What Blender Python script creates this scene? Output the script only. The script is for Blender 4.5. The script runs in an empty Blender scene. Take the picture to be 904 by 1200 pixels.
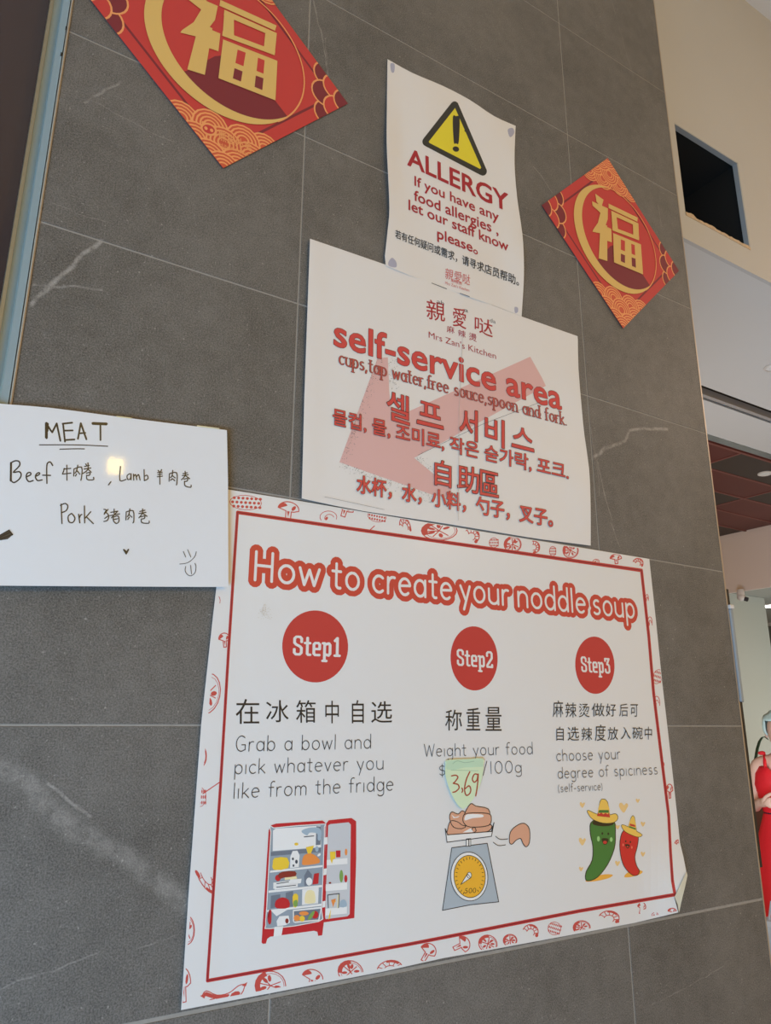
import bpy, bmesh, math, random
import numpy as np
from mathutils import Vector, Matrix
from mathutils.geometry import delaunay_2d_cdt
random.seed(7)
PI = math.pi
sc = bpy.context.scene
C = sc.collection

# ------------------------------------------------------------------ camera, world, light, exposure
F_PX = 869.37
CAM = Vector((-0.40074, -0.89558, 1.50492))
EUL = (math.radians(105.797), 0.0, math.radians(-31.7705))
ROLL = math.radians(0.243)
cam = bpy.data.cameras.new('camera'); cam.sensor_fit = 'VERTICAL'; cam.sensor_height = 24.0
cam.lens = F_PX / 1200 * 24.0; cam.clip_start = 0.02; cam.clip_end = 100
camo = bpy.data.objects.new('camera', cam); C.objects.link(camo)
RM = Matrix.Rotation(EUL[2], 3, 'Z') @ Matrix.Rotation(EUL[0], 3, 'X') @ Matrix.Rotation(ROLL, 3, 'Z')
camo.matrix_world = Matrix.Translation(CAM) @ RM.to_4x4()
sc.camera = camo

w = bpy.data.worlds.new('world'); sc.world = w; w.use_nodes = True
w.node_tree.nodes['Background'].inputs[0].default_value = (1.0, 0.62, 0.24, 1)
w.node_tree.nodes['Background'].inputs[1].default_value = 0.66

def area(name, loc, target, size, power, color, sy=None):
    l = bpy.data.lights.new(name, 'AREA'); l.energy = power; l.color = color
    l.shape = 'RECTANGLE'; l.size = size; l.size_y = sy or size
    o = bpy.data.objects.new(name, l); C.objects.link(o); o.location = loc
    o.rotation_euler = (Vector(target) - Vector(loc)).to_track_quat('-Z', 'Y').to_euler()
    return o
area('daylight_window', (-2.0, -1.9, 0.2), (0.0, 0.0, 1.1), 1.5, 122, (0.275, 0.62, 1.0), 1.2)
area('ceiling_lamp_warm', (2.9, -3.6, 3.0), (0.6, 0.0, 1.9), .35, 5, (1.0, 0.66, 0.40))
area('ceiling_lamp_left', (0.6, -3.6, 3.0), (0.2, 0.0, 2.3), .10, 18, (1.0, 0.66, 0.12))
area('hall_lamp', (4.0, -1.2, 3.6), (4.2, 0.6, 0.0), 1.2, 38, (1.0, 0.78, 0.62))
area('corridor_fill', (5.7, 1.3, 1.0), (5.2, 2.6, 2.3), 0.7, 12, (0.90, 1.0, 1.0))  # added fill, low and out of view, brightens recess ceiling and grey wall
area('red_ceiling_fill', (2.3, 1.1, 1.0), (3.5, 1.5, 3.0), 0.6, 15, (0.9, 0.94, 1.0))  # added upward fill hidden behind the pillar, lifts soffit and red panels

sc.view_settings.view_transform = 'Standard'; sc.view_settings.look = 'None'
sc.view_settings.exposure = 0.0; sc.view_settings.gamma = 1.0
sc.view_settings.use_curve_mapping = False

# ------------------------------------------------------------------ pixel <-> world
def ray(x, y):
    return RM @ Vector(((x - 452) / F_PX, -(y - 600) / F_PX, -1.0))
def on_y(x, y, Y=0.0):
    d = ray(x, y); return CAM + d * ((Y - CAM.y) / d.y)
def on_z(x, y, Zv):
    d = ray(x, y); return CAM + d * ((Zv - CAM.z) / d.z)
def on_x(x, y, X):
    d = ray(x, y); return CAM + d * ((X - CAM.x) / d.x)
def P(x, y, h):                      # the point of a sheet (height h(X,Z) off the wall) seen at a photo point
    q = on_y(x, y, 0.0)
    for _ in range(4): q = on_y(x, y, -h(q.x, q.z))
    return q
def Zc(ox, oy, s):                   # coordinates read in an enlarged crop
    return lambda L: [(ox + a / s, oy + b / s) for a, b in L]
def lin(c): c /= 255.0; return c / 12.92 if c <= 0.04045 else ((c + 0.055) / 1.055) ** 2.4
def alb(r, g, b, ref=(206, 196, 190), k=0.82):
    return tuple(min(0.9, k * lin(v) / lin(q)) for v, q in zip((r, g, b), ref)) + (1,)

# ------------------------------------------------------------------ materials
MATS = {}
def mat(name, col, rough=0.5, metal=0.0, noise=0.0, scale=40, bump=0.0, emit=None, spec=0.5, coat=0.0, crough=.12):
    if name in MATS: return MATS[name]
    m = bpy.data.materials.new(name); m.use_nodes = True; nt = m.node_tree; b = nt.nodes['Principled BSDF']
    if len(col) == 3: col = tuple(col) + (1,)
    b.inputs['Base Color'].default_value = col; b.inputs['Roughness'].default_value = rough
    b.inputs['Metallic'].default_value = metal; b.inputs['Specular IOR Level'].default_value = spec
    b.inputs['Coat Weight'].default_value = coat; b.inputs['Coat Roughness'].default_value = crough
    g = nt.nodes.new('ShaderNodeNewGeometry')
    n = nt.nodes.new('ShaderNodeTexNoise'); n.inputs['Scale'].default_value = scale; n.inputs['Detail'].default_value = 4
    nt.links.new(g.outputs['Position'], n.inputs['Vector'])
    if noise:
        r = nt.nodes.new('ShaderNodeMix'); r.data_type = 'RGBA'
        r.inputs[6].default_value = tuple(max(0, c * (1 - noise)) for c in col[:3]) + (1,)
        r.inputs[7].default_value = tuple(min(1, c * (1 + noise)) for c in col[:3]) + (1,)
        nt.links.new(n.outputs['Fac'], r.inputs[0]); nt.links.new(r.outputs[2], b.inputs['Base Color'])
    if bump:
        bp = nt.nodes.new('ShaderNodeBump'); bp.inputs['Strength'].default_value = bump; bp.inputs['Distance'].default_value = 0.002
        nt.links.new(n.outputs['Fac'], bp.inputs['Height']); nt.links.new(bp.outputs[0], b.inputs['Normal'])
    if emit:
        b.inputs['Emission Color'].default_value = emit[0] + (1,); b.inputs['Emission Strength'].default_value = emit[1]
    MATS[name] = m; return m

# ------------------------------------------------------------------ object helpers
def link(name, me, m=None, parent=None, loc=(0, 0, 0), smooth=False):
    o = bpy.data.objects.new(name, me); C.objects.link(o)
    if m: me.materials.append(m)
    if smooth:
        for p in me.polygons: p.use_smooth = True
    o.location = loc
    if parent: o.parent = parent
    return o
def mesh_of(bm, name='m'):
    me = bpy.data.meshes.new(name); bm.normal_update(); bm.to_mesh(me); bm.free(); return me
def tag(o, label=None, cat=None, group=None, kind=None):
    if label: o['label'] = label
    if cat: o['category'] = cat
    if group: o['group'] = group
    if kind: o['kind'] = kind
    return o
def empty(name, loc, rz=0):
    o = bpy.data.objects.new(name, None); C.objects.link(o); o.location = loc; o.rotation_euler = (0, 0, rz); return o
def add_box(bm, x0, x1, y0, y1, z0, z1, bevel=0.0, mtx=None):
    v = [bm.verts.new((x, y, z)) for x in (x0, x1) for y in (y0, y1) for z in (z0, z1)]
    fs = [bm.faces.new([v[i] for i in q]) for q in ((0, 1, 3, 2), (4, 6, 7, 5), (0, 4, 5, 1), (2, 3, 7, 6), (0, 2, 6, 4), (1, 5, 7, 3))]
    bmesh.ops.recalc_face_normals(bm, faces=fs)
    vs = set(v)
    if bevel:
        r = bmesh.ops.bevel(bm, geom=list({e for f in fs for e in f.edges}), offset=bevel, segments=1, affect='EDGES')
        vs = {u for f in r['faces'] for u in f.verts} | {u for u in v if u.is_valid}
    if mtx:
        for u in vs: u.co = mtx @ u.co
def box(name, x0, x1, y0, y1, z0, z1, m, parent=None, bevel=0.0, kind=None, loc=(0, 0, 0)):
    bm = bmesh.new(); add_box(bm, x0, x1, y0, y1, z0, z1, bevel)
    o = link(name, mesh_of(bm, name), m, parent, loc)
    if kind: o['kind'] = kind
    return o
def add_lathe(bm, prof, seg=20, c=(0, 0, 0), sx=1, sy=1, caps=True, wave=None):
    rings = []
    for k, (r, z) in enumerate(prof):
        ring = []
        for i in range(seg):
            a = 2 * PI * i / seg; rr = r * (wave(a, z) if wave else 1)
            ring.append(bm.verts.new((c[0] + rr * sx * math.cos(a), c[1] + rr * sy * math.sin(a), c[2] + z)))
        rings.append(ring)
    for a, b in zip(rings, rings[1:]):
        for i in range(seg): bm.faces.new((a[i], a[(i + 1) % seg], b[(i + 1) % seg], b[i]))
    if caps:
        bm.faces.new(rings[0][::-1]); bm.faces.new(rings[-1])
def add_tube(bm, pts, r, seg=8):
    pts = [Vector(p) for p in pts]; rings = []
    rs = r if isinstance(r, (list, tuple)) else [r] * len(pts)
    for i, p in enumerate(pts):
        t = (pts[min(i + 1, len(pts) - 1)] - pts[max(i - 1, 0)]).normalized()
        q = t.to_track_quat('Z', 'Y')
        rings.append([bm.verts.new(p + q @ Vector((rs[i] * math.cos(2 * PI * k / seg), rs[i] * math.sin(2 * PI * k / seg), 0))) for k in range(seg)])
    for a, b in zip(rings, rings[1:]):
        for i in range(seg): bm.faces.new((a[i], a[(i + 1) % seg], b[(i + 1) % seg], b[i]))
    bm.faces.new(rings[0][::-1]); bm.faces.new(rings[-1])

# ================================================================== SETTING: the tiled pillar
X0, X1 = -0.3516, 0.9574
CEIL = 4.29; T = 0.0095
def tile_material():
    m = bpy.data.materials.new('slate_tile'); m.use_nodes = True; nt = m.node_tree; N = nt.nodes; Lk = nt.links
    b = N['Principled BSDF']; g = N.new('ShaderNodeNewGeometry'); oi = N.new('ShaderNodeObjectInfo')
    def noise(scale, det=3, rough=.5, dist=0):
        n = N.new('ShaderNodeTexNoise'); n.inputs['Scale'].default_value = scale; n.inputs['Detail'].default_value = det
        n.inputs['Roughness'].default_value = rough; n.inputs['Distortion'].default_value = dist
        Lk.new(g.outputs['Position'], n.inputs['Vector']); return n.outputs['Fac']
    def mth(op, a, bb=None, clamp=False):
        n = N.new('ShaderNodeMath'); n.operation = op; n.use_clamp = clamp
        for i, v in enumerate((a, bb)):
            if v is None: continue
            if isinstance(v, (int, float)): n.inputs[i].default_value = v
            else: Lk.new(v, n.inputs[i])
        return n.outputs[0]
    def rng(v, a, bb, c, d):
        n = N.new('ShaderNodeMapRange'); n.interpolation_type = 'SMOOTHSTEP'
        for i, q in enumerate((v, a, bb, c, d)):
            if isinstance(q, (int, float)): n.inputs[i].default_value = q
            else: Lk.new(q, n.inputs[i])
        return n.outputs[0]
    cloud = noise(5, 4, .6); mid = noise(38, 4, .6); fine = noise(520, 5, .85); speck = noise(230, 2, .5)
    # traced pale veins and scratches of the stone, in wall coordinates
    wn = N.new('ShaderNodeTexNoise'); wn.inputs['Scale'].default_value = 26; wn.inputs['Detail'].default_value = 3
    Lk.new(g.outputs['Position'], wn.inputs['Vector'])
    s1 = N.new('ShaderNodeVectorMath'); s1.operation = 'SUBTRACT'; s1.inputs[1].default_value = (.5, .5, .5); Lk.new(wn.outputs['Color'], s1.inputs[0])
    s2 = N.new('ShaderNodeVectorMath'); s2.operation = 'SCALE'; s2.inputs['Scale'].default_value = 0.012; Lk.new(s1.outputs[0], s2.inputs[0])
    s3 = N.new('ShaderNodeVectorMath'); s3.operation = 'ADD'; Lk.new(g.outputs['Position'], s3.inputs[0]); Lk.new(s2.outputs[0], s3.inputs[1])
    sp = N.new('ShaderNodeVectorMath'); sp.operation = 'MULTIPLY'; sp.inputs[1].default_value = (1, 0, 1); Lk.new(s3.outputs[0], sp.inputs[0])
    # (photo polyline, half width m, strength)
    veins = [([(36, 357), (60, 333), (85, 312), (96, 298), (118, 283)], .0035, .55), ([(38, 334), (80, 335), (120, 339)], .0018, .35),
             ([(0, 902), (28, 912), (50, 940), (90, 975), (140, 1000), (180, 1030), (216, 1056)], .013, .26),
             ([(56, 917), (80, 938), (105, 957)], .0022, .4),
             ([(0, 1160), (60, 1138), (116, 1116)], .0012, .32), ([(160, 1112), (215, 1092)], .001, .2),
             ([(694, 537), (710, 525), (733, 516), (738, 504), (755, 502), (782, 503)], .0040, .5),
             ([(700, 540), (710, 583), (717, 608)], .0016, .35), ([(716, 612), (728, 645)], .0012, .28),
             ([(692, 500), (702, 560), (703, 580)], .0012, .28),
             ([(363, 0), (362, 55)], .0013, .3), ([(367, 0), (377, 40), (385, 88)], .0016, .34), ([(381, 44), (384, 80)], .001, .3),
             ([(100, 120), (125, 104), (140, 95)], .0022, .28), ([(108, 118), (150, 140), (205, 168)], .0007, .28),
             ([(60, 238), (90, 250), (130, 262)], .0007, .25), ([(717, 0), (730, 45), (742, 88)], .0011, .22),
             ([(625, 195), (635, 207), (648, 226)], .0014, .3), ([(765, 215), (792, 228)], .0008, .2),
             ([(765, 1178), (800, 1160), (848, 1132)], .0008, .3), ([(772, 240), (775, 265)], .0016, .22)]
    tot = None
    for pts, wd, st in veins:
        W3 = [on_y(*p) for p in pts]
        for a, c in zip(W3, W3[1:]):
            ab = c - a; ab.y = 0
            u = N.new('ShaderNodeVectorMath'); u.operation = 'SUBTRACT'; u.inputs[1].default_value = (a.x, 0, a.z); Lk.new(sp.outputs[0], u.inputs[0])
            d = N.new('ShaderNodeVectorMath'); d.operation = 'DOT_PRODUCT'; d.inputs[1].default_value = ab / ab.length_squared; Lk.new(u.outputs[0], d.inputs[0])
            t = mth('MAXIMUM', mth('MINIMUM', d.outputs['Value'], 1.0), 0.0)
            k = N.new('ShaderNodeVectorMath'); k.operation = 'SCALE'; k.inputs[0].default_value = ab; Lk.new(t, k.inputs['Scale'])
            q = N.new('ShaderNodeVectorMath'); q.operation = 'DISTANCE'; Lk.new(u.outputs[0], q.inputs[0]); Lk.new(k.outputs[0], q.inputs[1])
            v = rng(q.outputs['Value'], wd * 1.2, wd * .2, 0.0, st)
            tot = v if tot is None else mth('MAXIMUM', tot, v)
    br = rng(noise(60, 4, .6), .35, .6, .25, 1.0)
    vein = mth('MULTIPLY', tot, br)
    # short random scratches
    mp = N.new('ShaderNodeMapping'); mp.inputs['Rotation'].default_value = (0, .9, 0); mp.inputs['Scale'].default_value = (3, 1, 40); Lk.new(g.outputs['Position'], mp.inputs['Vector'])
    n2 = N.new('ShaderNodeTexNoise'); n2.inputs['Scale'].default_value = 3; n2.inputs['Detail'].default_value = 2; Lk.new(mp.outputs[0], n2.inputs['Vector'])
    scr = rng(n2.outputs['Fac'], .70, .80, 0, .10)
    base = mth('ADD', rng(cloud, .3, .7, .122, .158), rng(mid, .3, .7, -.012, .012))
    base = mth('ADD', base, rng(fine, .38, .62, -.060, .060))
    base = mth('ADD', base, rng(speck, .64, .78, 0, .17))
    base = mth('SUBTRACT', base, rng(speck, .34, .24, 0, .05))
    base = mth('ADD', base, mth('MULTIPLY', mth('SUBTRACT', oi.outputs['Random'], .5), .010))
    base = mth('ADD', base, mth('MULTIPLY', mth('ADD', vein, scr), .33))
    base = mth('MAXIMUM', base, .02)
    cc = N.new('ShaderNodeCombineColor')
    Lk.new(mth('MULTIPLY', base, 1.05), cc.inputs[0]); Lk.new(base, cc.inputs[1]); Lk.new(mth('MULTIPLY', base, .93), cc.inputs[2])
    Lk.new(cc.outputs[0], b.inputs['Base Color'])
    b.inputs['Roughness'].default_value = .52; b.inputs['Specular IOR Level'].default_value = .4
    bp = N.new('ShaderNodeBump'); bp.inputs['Strength'].default_value = .25; bp.inputs['Distance'].default_value = .0012
    Lk.new(mth('ADD', fine, mid), bp.inputs['Height']); Lk.new(bp.outputs[0], b.inputs['Normal'])
    return m
MT = tile_material()
grout = mat('grout', (0.33, 0.31, 0.28, 1), .9, noise=.2, scale=90)
pillar = box('wall_front', X0, X1, 0.0006, 0.30, 0, CEIL, grout, kind='structure')
gap = 0.0012
for k in range(-5, 10):
    z0, z1 = 1.5 + .3 * k, min(1.5 + .3 * (k + 1), CEIL)
    for (a, b_) in ((X0, 0.0), (0.0, 0.6024), (0.6024, X1)):
        l = a + (gap if a != X0 else 0); r = b_ - (gap if b_ != X1 else 0)
        bm = bmesh.new(); add_box(bm, l, r, 0.0, T, z0 + (.0022 if k == -1 else gap), z1 - (.0020 if k == -2 else gap), .0003)
        link('tile', mesh_of(bm, 'tile'), MT, pillar)
# pale metal angle closing the right-hand corner of the tiles
trimm = mat('tile_trim', (0.50, 0.42, 0.33, 1), .38, .55)
box('trim_1', X1, X1 + .0032, -.0006, .012, 0, CEIL, trimm, kind='structure')
box('wall_side', X1, X1 + .002, .012, .30, 0, CEIL, mat('pillar_side', (.25, .22, .2, 1), .7), kind='structure')

# ================================================================== SETTING: aluminium frame and dark glass on the left
alu = mat('aluminium', (0.34, 0.44, 0.47, 1), .3, .35, noise=.06, scale=18)
alub = mat('anodised_edge', (0.30, 0.27, 0.19, 1), .42, .4)
win = box('window_1', -1.9, -.3793, .040, .046, 0.0, CEIL, mat('dark_glass', (0.050, 0.030, 0.030, 1), .09, 0, spec=.7), kind='structure')
def extrude(name, prof, z0, z1, m, parent):
    bm = bmesh.new(); a = [bm.verts.new((x, y, z0)) for x, y in prof]; b2 = [bm.verts.new((x, y, z1)) for x, y in prof]
    n = len(prof)
    for i in range(n): bm.faces.new((a[i], a[(i + 1) % n], b2[(i + 1) % n], b2[i]))
    bm.faces.new(a[::-1]); bm.faces.new(b2); bmesh.ops.recalc_face_normals(bm, faces=bm.faces)
    return link(name, mesh_of(bm, name), m, parent)
extrude('window_frame', [(-.3746, .04), (-.3746, .004), (-.3657, .0085), (-.3640, .003), (-.3560, -.0015), (-.3548, .006), (-.3548, .04)], 0, CEIL, alu, win)
extrude('glazing_bead', [(-.3793, .042), (-.3793, .0005), (-.3752, .0005), (-.3746, .0035), (-.3746, .042)], 0, CEIL, alub, win)
extrude('corner_bead', [(-.3548, .03), (-.3548, -.0012), (-.3535, -.0030), (-.3519, -.0012), (-.3516, .03)], 0, CEIL, mat('bright_bead', (.62, .54, .44, 1), .25, .3), win)
bm = bmesh.new()
for px, py in ((77.5, 33.5), (71.7, 64)):
    q = on_y(px, py, -.0005); add_box(bm, q.x - .0009, q.x + .0009, -.0016, .004, q.z - .003, q.z + .003)
link('screw', mesh_of(bm, 'screw'), mat('black_mark', (.01, .01, .01, 1), .6), win)

# ================================================================== SETTING: room
white = mat('white_paint', (.55, .55, .54, 1), .65, noise=.03, scale=3)
Y1 = CAM.y + 1.2; ZS = CAM.z + 1.45          # bulkhead face, soffit height
box('floor', -6, 12, -7, 9, -.06, 0, mat('floor_tile', (.55, .54, .52, 1), .35, noise=.1, scale=5), kind='structure')
box('ceiling', -6, 12, -7, Y1, CEIL, CEIL + .08, mat('upper_ceiling', (.80, .79, .78, 1), .7), kind='structure')
# bulkhead with the square opening cut in it
def hx(a): return on_y(a[0], a[1], Y1)
TLh, TRh, BRh, BLh = hx((790, 144)), hx((866, 192)), hx((878.5, 291)), hx((805, 253))
xa, xb = (TLh.x + BLh.x) / 2, (TRh.x + BRh.x) / 2; zb, zt = (BRh.z + BLh.z) / 2, (TLh.z + TRh.z) / 2
BH = .013
bm = bmesh.new()
add_box(bm, X1 - .3, xa, Y1, Y1 + BH, ZS, CEIL); add_box(bm, xb, 9, Y1, Y1 + BH, ZS, CEIL)
add_box(bm, xa, xb, Y1, Y1 + BH, ZS, zb); add_box(bm, xa, xb, Y1, Y1 + BH, zt, CEIL)
bulk = link('wall_back', mesh_of(bm, 'wall_back'), white); bulk['kind'] = 'structure'
cut = mat('cut_plaster', (.60, .47, .33, 1), .9, noise=.35, scale=120)
lin_m = mat('grey_lining', (.42, .45, .47, 1), .7)
bm = bmesh.new()
add_box(bm, xb - .006, xb + .001, Y1 - .001, Y1 + .016, zb, zt); add_box(bm, xa, xb, Y1 - .001, Y1 + .016, zt - .004, zt + .001)
link('opening_lining', mesh_of(bm, 'l'), lin_m, bulk)
bm = bmesh.new()
n = 26; prev = None
for i in range(n + 1):
    x = xa + (xb - xa) * i / n; hgt = .006 + .006 * random.random() + (.016 if i < 4 else 0) * random.random()
    r = [bm.verts.new(p) for p in ((x, Y1 - .0015, zb - .002), (x, Y1 - .0015, zb + hgt), (x, Y1 + .016, zb + hgt * .8), (x, Y1 + .016, zb - .002))]
    if prev:
        for a in range(4): bm.faces.new((prev[a], prev[(a + 1) % 4], r[(a + 1) % 4], r[a]))
    prev = r
link('ragged_edge', mesh_of(bm, 'r'), cut, bulk)
dark = mat('void_black', (.012, .011, .010, 1), .9)
bm = bmesh.new(); add_box(bm, xa - .1, xb + .1, Y1 + .30, Y1 + .31, zb - .03, zt + .1)
add_box(bm, xa - .01, xa + .0, Y1 + BH, Y1 + .3, zb - .03, zt + .1); add_box(bm, xb + .0, xb + .01, Y1 + BH, Y1 + .3, zb - .03, zt + .1)
add_box(bm, xa - .01, xb + .01, Y1 + BH, Y1 + .3, zt + .0, zt + .01); add_box(bm, xa - .01, xb + .01, Y1 + BH, Y1 + .3, zb - .012, zb - .002)
link('cavity', mesh_of(bm, 'c'), dark, bulk)
# soffit: board, track slot, board, metal trim, red panel ceiling
cy = CAM.y
sof = mat('soffit_paint', (.66, .66, .65, 1), .65)
ce = box('ceiling_soffit', X1 + .004, 12, Y1 + BH, cy + 1.833, ZS, ZS + .03, sof, kind='structure')
box('soffit_board', X1 - .2, 12, cy + 1.925, cy + 2.182, ZS, ZS + .03, sof, ce)
box('slot_top', X1 - .2, 12, cy + 1.80, cy + 1.95, ZS + .045, ZS + .05, mat('slot_brown', (.10, .075, .055, 1), .7), ce)
tr = box('trim_2', X1 - .2, 12, cy + 1.884, cy + 1.905, ZS - .003, ZS + .03, mat('track_metal', (.50, .48, .47, 1), .4, .3), kind='structure')
box('track_lip', X1 - .2, 12, cy + 1.908, cy + 1.922, ZS + .008, ZS + .03, mat('track_dark', (.03, .025, .022, 1), .5), tr)
box('trim_3', X1 - .2, 12, cy + 2.182, cy + 2.225, ZS - .006, ZS + .03, mat('trim_steel', (.30, .33, .33, 1), .4, .5, noise=.5, scale=9), kind='structure')
redp = mat('red_panel', (.115, .022, .017, 1), .5, noise=.12, scale=4)
darkp = mat('dark_panel', (.052, .034, .026, 1), .6, noise=.1, scale=4)
linep = mat('panel_joint', (.20, .065, .052, 1), .5)
XW = CAM.x + 5.35                             # face of the pale wall under the red ceiling
grid = box('ceiling_grid', X1 - .2, XW, cy + 2.225, cy + 8, ZS + .004, ZS + .02, linep, kind='structure')
darks = {(0, 0), (1, 1), (0, 2), (-1, 3), (1, 4), (-2, 1), (0, 6)}
pm = {}
for j in range(0, 10):
    ya = cy + 2.25 + .26 * j
    for i in range(-3, 3):
        xa_ = CAM.x + 3.72 + .81 * i; xb_ = min(xa_ + .81, XW)
        if xb_ - xa_ < .05: continue
        key = (round(xb_ - xa_, 3), (i, j) in darks)
        if key not in pm:
            bm = bmesh.new(); add_box(bm, .006, xb_ - xa_ - .006, .006, .254, 0, .012, .002)
            pm[key] = mesh_of(bm, 'ceiling_panel'); pm[key].materials.append(darkp if key[1] else redp)
        link('ceiling_panel', pm[key], None, grid, (xa_, ya, ZS - .004))
for j in range(0, 11):
    yb = cy + 2.25 + .26 * j; box('ceiling_bar', X1 - .2, XW, yb - .008, yb + .008, ZS - .008, ZS + .004, linep, grid)
for i in range(-3, 3):
    xb2 = CAM.x + 3.72 + .81 * i
    if xb2 < XW - .02: box('ceiling_bar', xb2 - .008, xb2 + .008, cy + 2.25, cy + 4.85, ZS - .0075, ZS + .004, linep, grid)
# pale wall beyond, the recess under it, the grey-green wall with the corridor
ZL = CAM.z + .985
box('wall_right', XW, XW + .02, cy + 1.9, cy + 9, ZL, ZS + .2, mat('pink_white_paint', (.86, .75, .70, 1), .6), kind='structure')
box('ceiling_recess', XW + .02, 12, cy + 1.0, cy + 9, ZL + .012, ZL + .06, mat('recess_ceiling', (.42, .42, .38, 1), .7), kind='structure')
YG = cy + 3.52
greym = mat('grey_green_wall', (.50, .54, .51, 1), .6)
wf = box('wall_far', XW + .02, CAM.x + 5.86, YG, YG + .14, 0, ZL + .01, greym, kind='structure')
box('wall_corridor', CAM.x + 7.6, CAM.x + 7.7, cy + 2, cy + 9, 0, ZL + .05, mat('corridor_wall', (.16, .17, .15, 1), .6), kind='structure')
box('baseboard_far', XW + .02, CAM.x + 5.86, YG - .012, YG, 0, .10, mat('base_dark', (.05, .05, .05, 1), .5), kind='structure')
# outer shell of the hall, behind and beside the camera's view
shell = mat('hall_wall', (.55, .53, .50, 1), .7)
box('wall_rear', -6, 12, 8.9, 9, 0, CEIL, shell, kind='structure')

# ================================================================== small fittings overhead
def downlight(px, py, zc, r, label, em=None, col=(.7, .66, .62), ref=None):
    q = on_z(px, py, zc); t = empty('ceiling_light', (q.x, q.y, zc)); tag(t, label, 'ceiling light')
    bm = bmesh.new(); add_lathe(bm, [(r, 0), (r, -.006), (r * .82, -.009), (r * .78, -.002)], 24, caps=False)
    link('rim', mesh_of(bm, 'rim'), mat('rim_' + str(round(px)), col, .4), t)
    bm = bmesh.new(); add_lathe(bm, [(r * .80, -.004), (r * .5, -.006), (.004, -.0065)], 24)
    link('lens', mesh_of(bm, 'lens'), mat('lens_' + str(round(px)), (.8, .8, .78), .3, emit=em), t)
downlight(897, 554.5, ZS - .004, .042, 'small round downlight with a pale rim in the red panel ceiling')
downlight(906, 430, ZS, .035, 'small round fitting in the white soffit below the square opening, at the right edge')
downlight(905, 709.5, ZL + .012, .12, 'bright round lamp in the recessed corridor ceiling beside the security camera', ((1, 1, .92), 9))
downlight(907, 731, ZL + .012, .12, 'dim round lamp deeper in the corridor, between the two bright ones', None)
downlight(906, 743, ZL + .012, .16, 'bright round lamp deepest in the corridor, lowest of the lamps', ((1, 1, .92), 9))
# security camera
q = on_z(868.5, 697, ZL + .012)
q = Vector((XW + .12, YG - .25, ZL)); d = ray(869, 700); t_ = (YG - .16 - CAM.y) / d.y; q = CAM + d * t_
sec = empty('security_camera', (q.x, q.y, q.z)); tag(sec, 'small white dome security camera under the recess ceiling before the grey wall', 'camera')
wp = mat('white_plastic', (.72, .70, .70, 1), .35)
bm = bmesh.new(); add_lathe(bm, [(.024, .06), (.029, .035), (.029, .018)], 16); link('mount', mesh_of(bm, 'mount'), wp, sec)
bm = bmesh.new(); bmesh.ops.create_uvsphere(bm, u_segments=20, v_segments=12, radius=.030); link('housing', mesh_of(bm, 'housing'), wp, sec, smooth=True)
bm = bmesh.new(); add_tube(bm, [(.012, -.02, -.012), (.020, -.040, -.022)], [.018, .016], 14); link('lens', mesh_of(bm, 'lens'), mat('lens_dark', (.05, .05, .06, 1), .15), sec)

# silver handle strip and dark edging at the pillar's far right corner
d0 = on_y(852.3, 716, .02); d1 = on_y(866.5, 823, .02)
st = empty('metal_strip', (X1 + .004, .02, d1.z)); tag(st, 'silver metal strip standing upright on the tiled pillar right edge', 'metal strip')
chrome = mat('brushed_steel', (.30, .36, .42, 1), .3, .15)
box('strip', 0, .010, -.024, .012, 0, d0.z - d1.z, chrome, st, .002)
box('dark_insert', .010, .019, -.016, .012, 0, d0.z - d1.z, mat('dark_insert', (.05, .06, .08, 1), .3), st)
box('end_cap', -.001, .0115, -.026, .012, d0.z - d1.z, d0.z - d1.z + .008, wp, st, .001)
za, zb2 = on_y(851.5, 698, .05).z, on_y(885, 1008, .05).z
dj = box('edge_seal', 0, .0085, .0, .03, 0, za - zb2, mat('seal_black', (.012, .012, .014, 1), .5), loc=(X1 + .0034, 0, zb2))
tag(dj, 'thin black rubber seal running down the far side of the tiled pillar', 'seal')

# ================================================================== PRINTS ON SHEETS
def clip(poly, cp):
    """convex clip (cp counter-clockwise or clockwise) of a polygon"""
    A = sum(a[0] * b[1] - b[0] * a[1] for a, b in zip(cp, cp[1:] + cp[:1])); s = 1 if A > 0 else -1
    out = list(poly)
    for a, b in zip(cp, cp[1:] + cp[:1]):
        ins = lambda p: s * ((b[0] - a[0]) * (p[1] - a[1]) - (b[1] - a[1]) * (p[0] - a[0])) >= 0
        res = []
        for p, q in zip(out, out[1:] + out[:1]):
            ip, iq = ins(p), ins(q)
            if ip: res.append(p)
            if ip != iq:
                da = (b[0] - a[0]) * (p[1] - a[1]) - (b[1] - a[1]) * (p[0] - a[0])
                db = (b[0] - a[0]) * (q[1] - a[1]) - (b[1] - a[1]) * (q[0] - a[0])
                t = da / (da - db); res.append((p[0] + t * (q[0] - p[0]), p[1] + t * (q[1] - p[1])))
        out = res
        if len(out) < 3: return []
    return out
def hull(pts):
    pts = sorted(set(pts))
    if len(pts) < 3: return pts
    def half(ps):
        r = []
        for p in ps:
            while len(r) > 1 and (r[-1][0] - r[-2][0]) * (p[1] - r[-2][1]) - (r[-1][1] - r[-2][1]) * (p[0] - r[-2][0]) <= 0: r.pop()
            r.append(p)
        return r
    a, b = half(pts), half(pts[::-1]); return a[:-1] + b[:-1]
def nib(rx, ry=None, n=8, ang=0):
    ry = rx if ry is None else ry
    if n == 4: return [(-rx, -ry), (rx, -ry), (rx, ry), (-rx, ry)]
    c, s = math.cos(ang), math.sin(ang); o = []
    for i in range(n):
        x, y = rx * math.cos(2 * PI * (i + .5) / n), ry * math.sin(2 * PI * (i + .5) / n); o.append((x * c - y * s, x * s + y * c))
    return o
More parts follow.
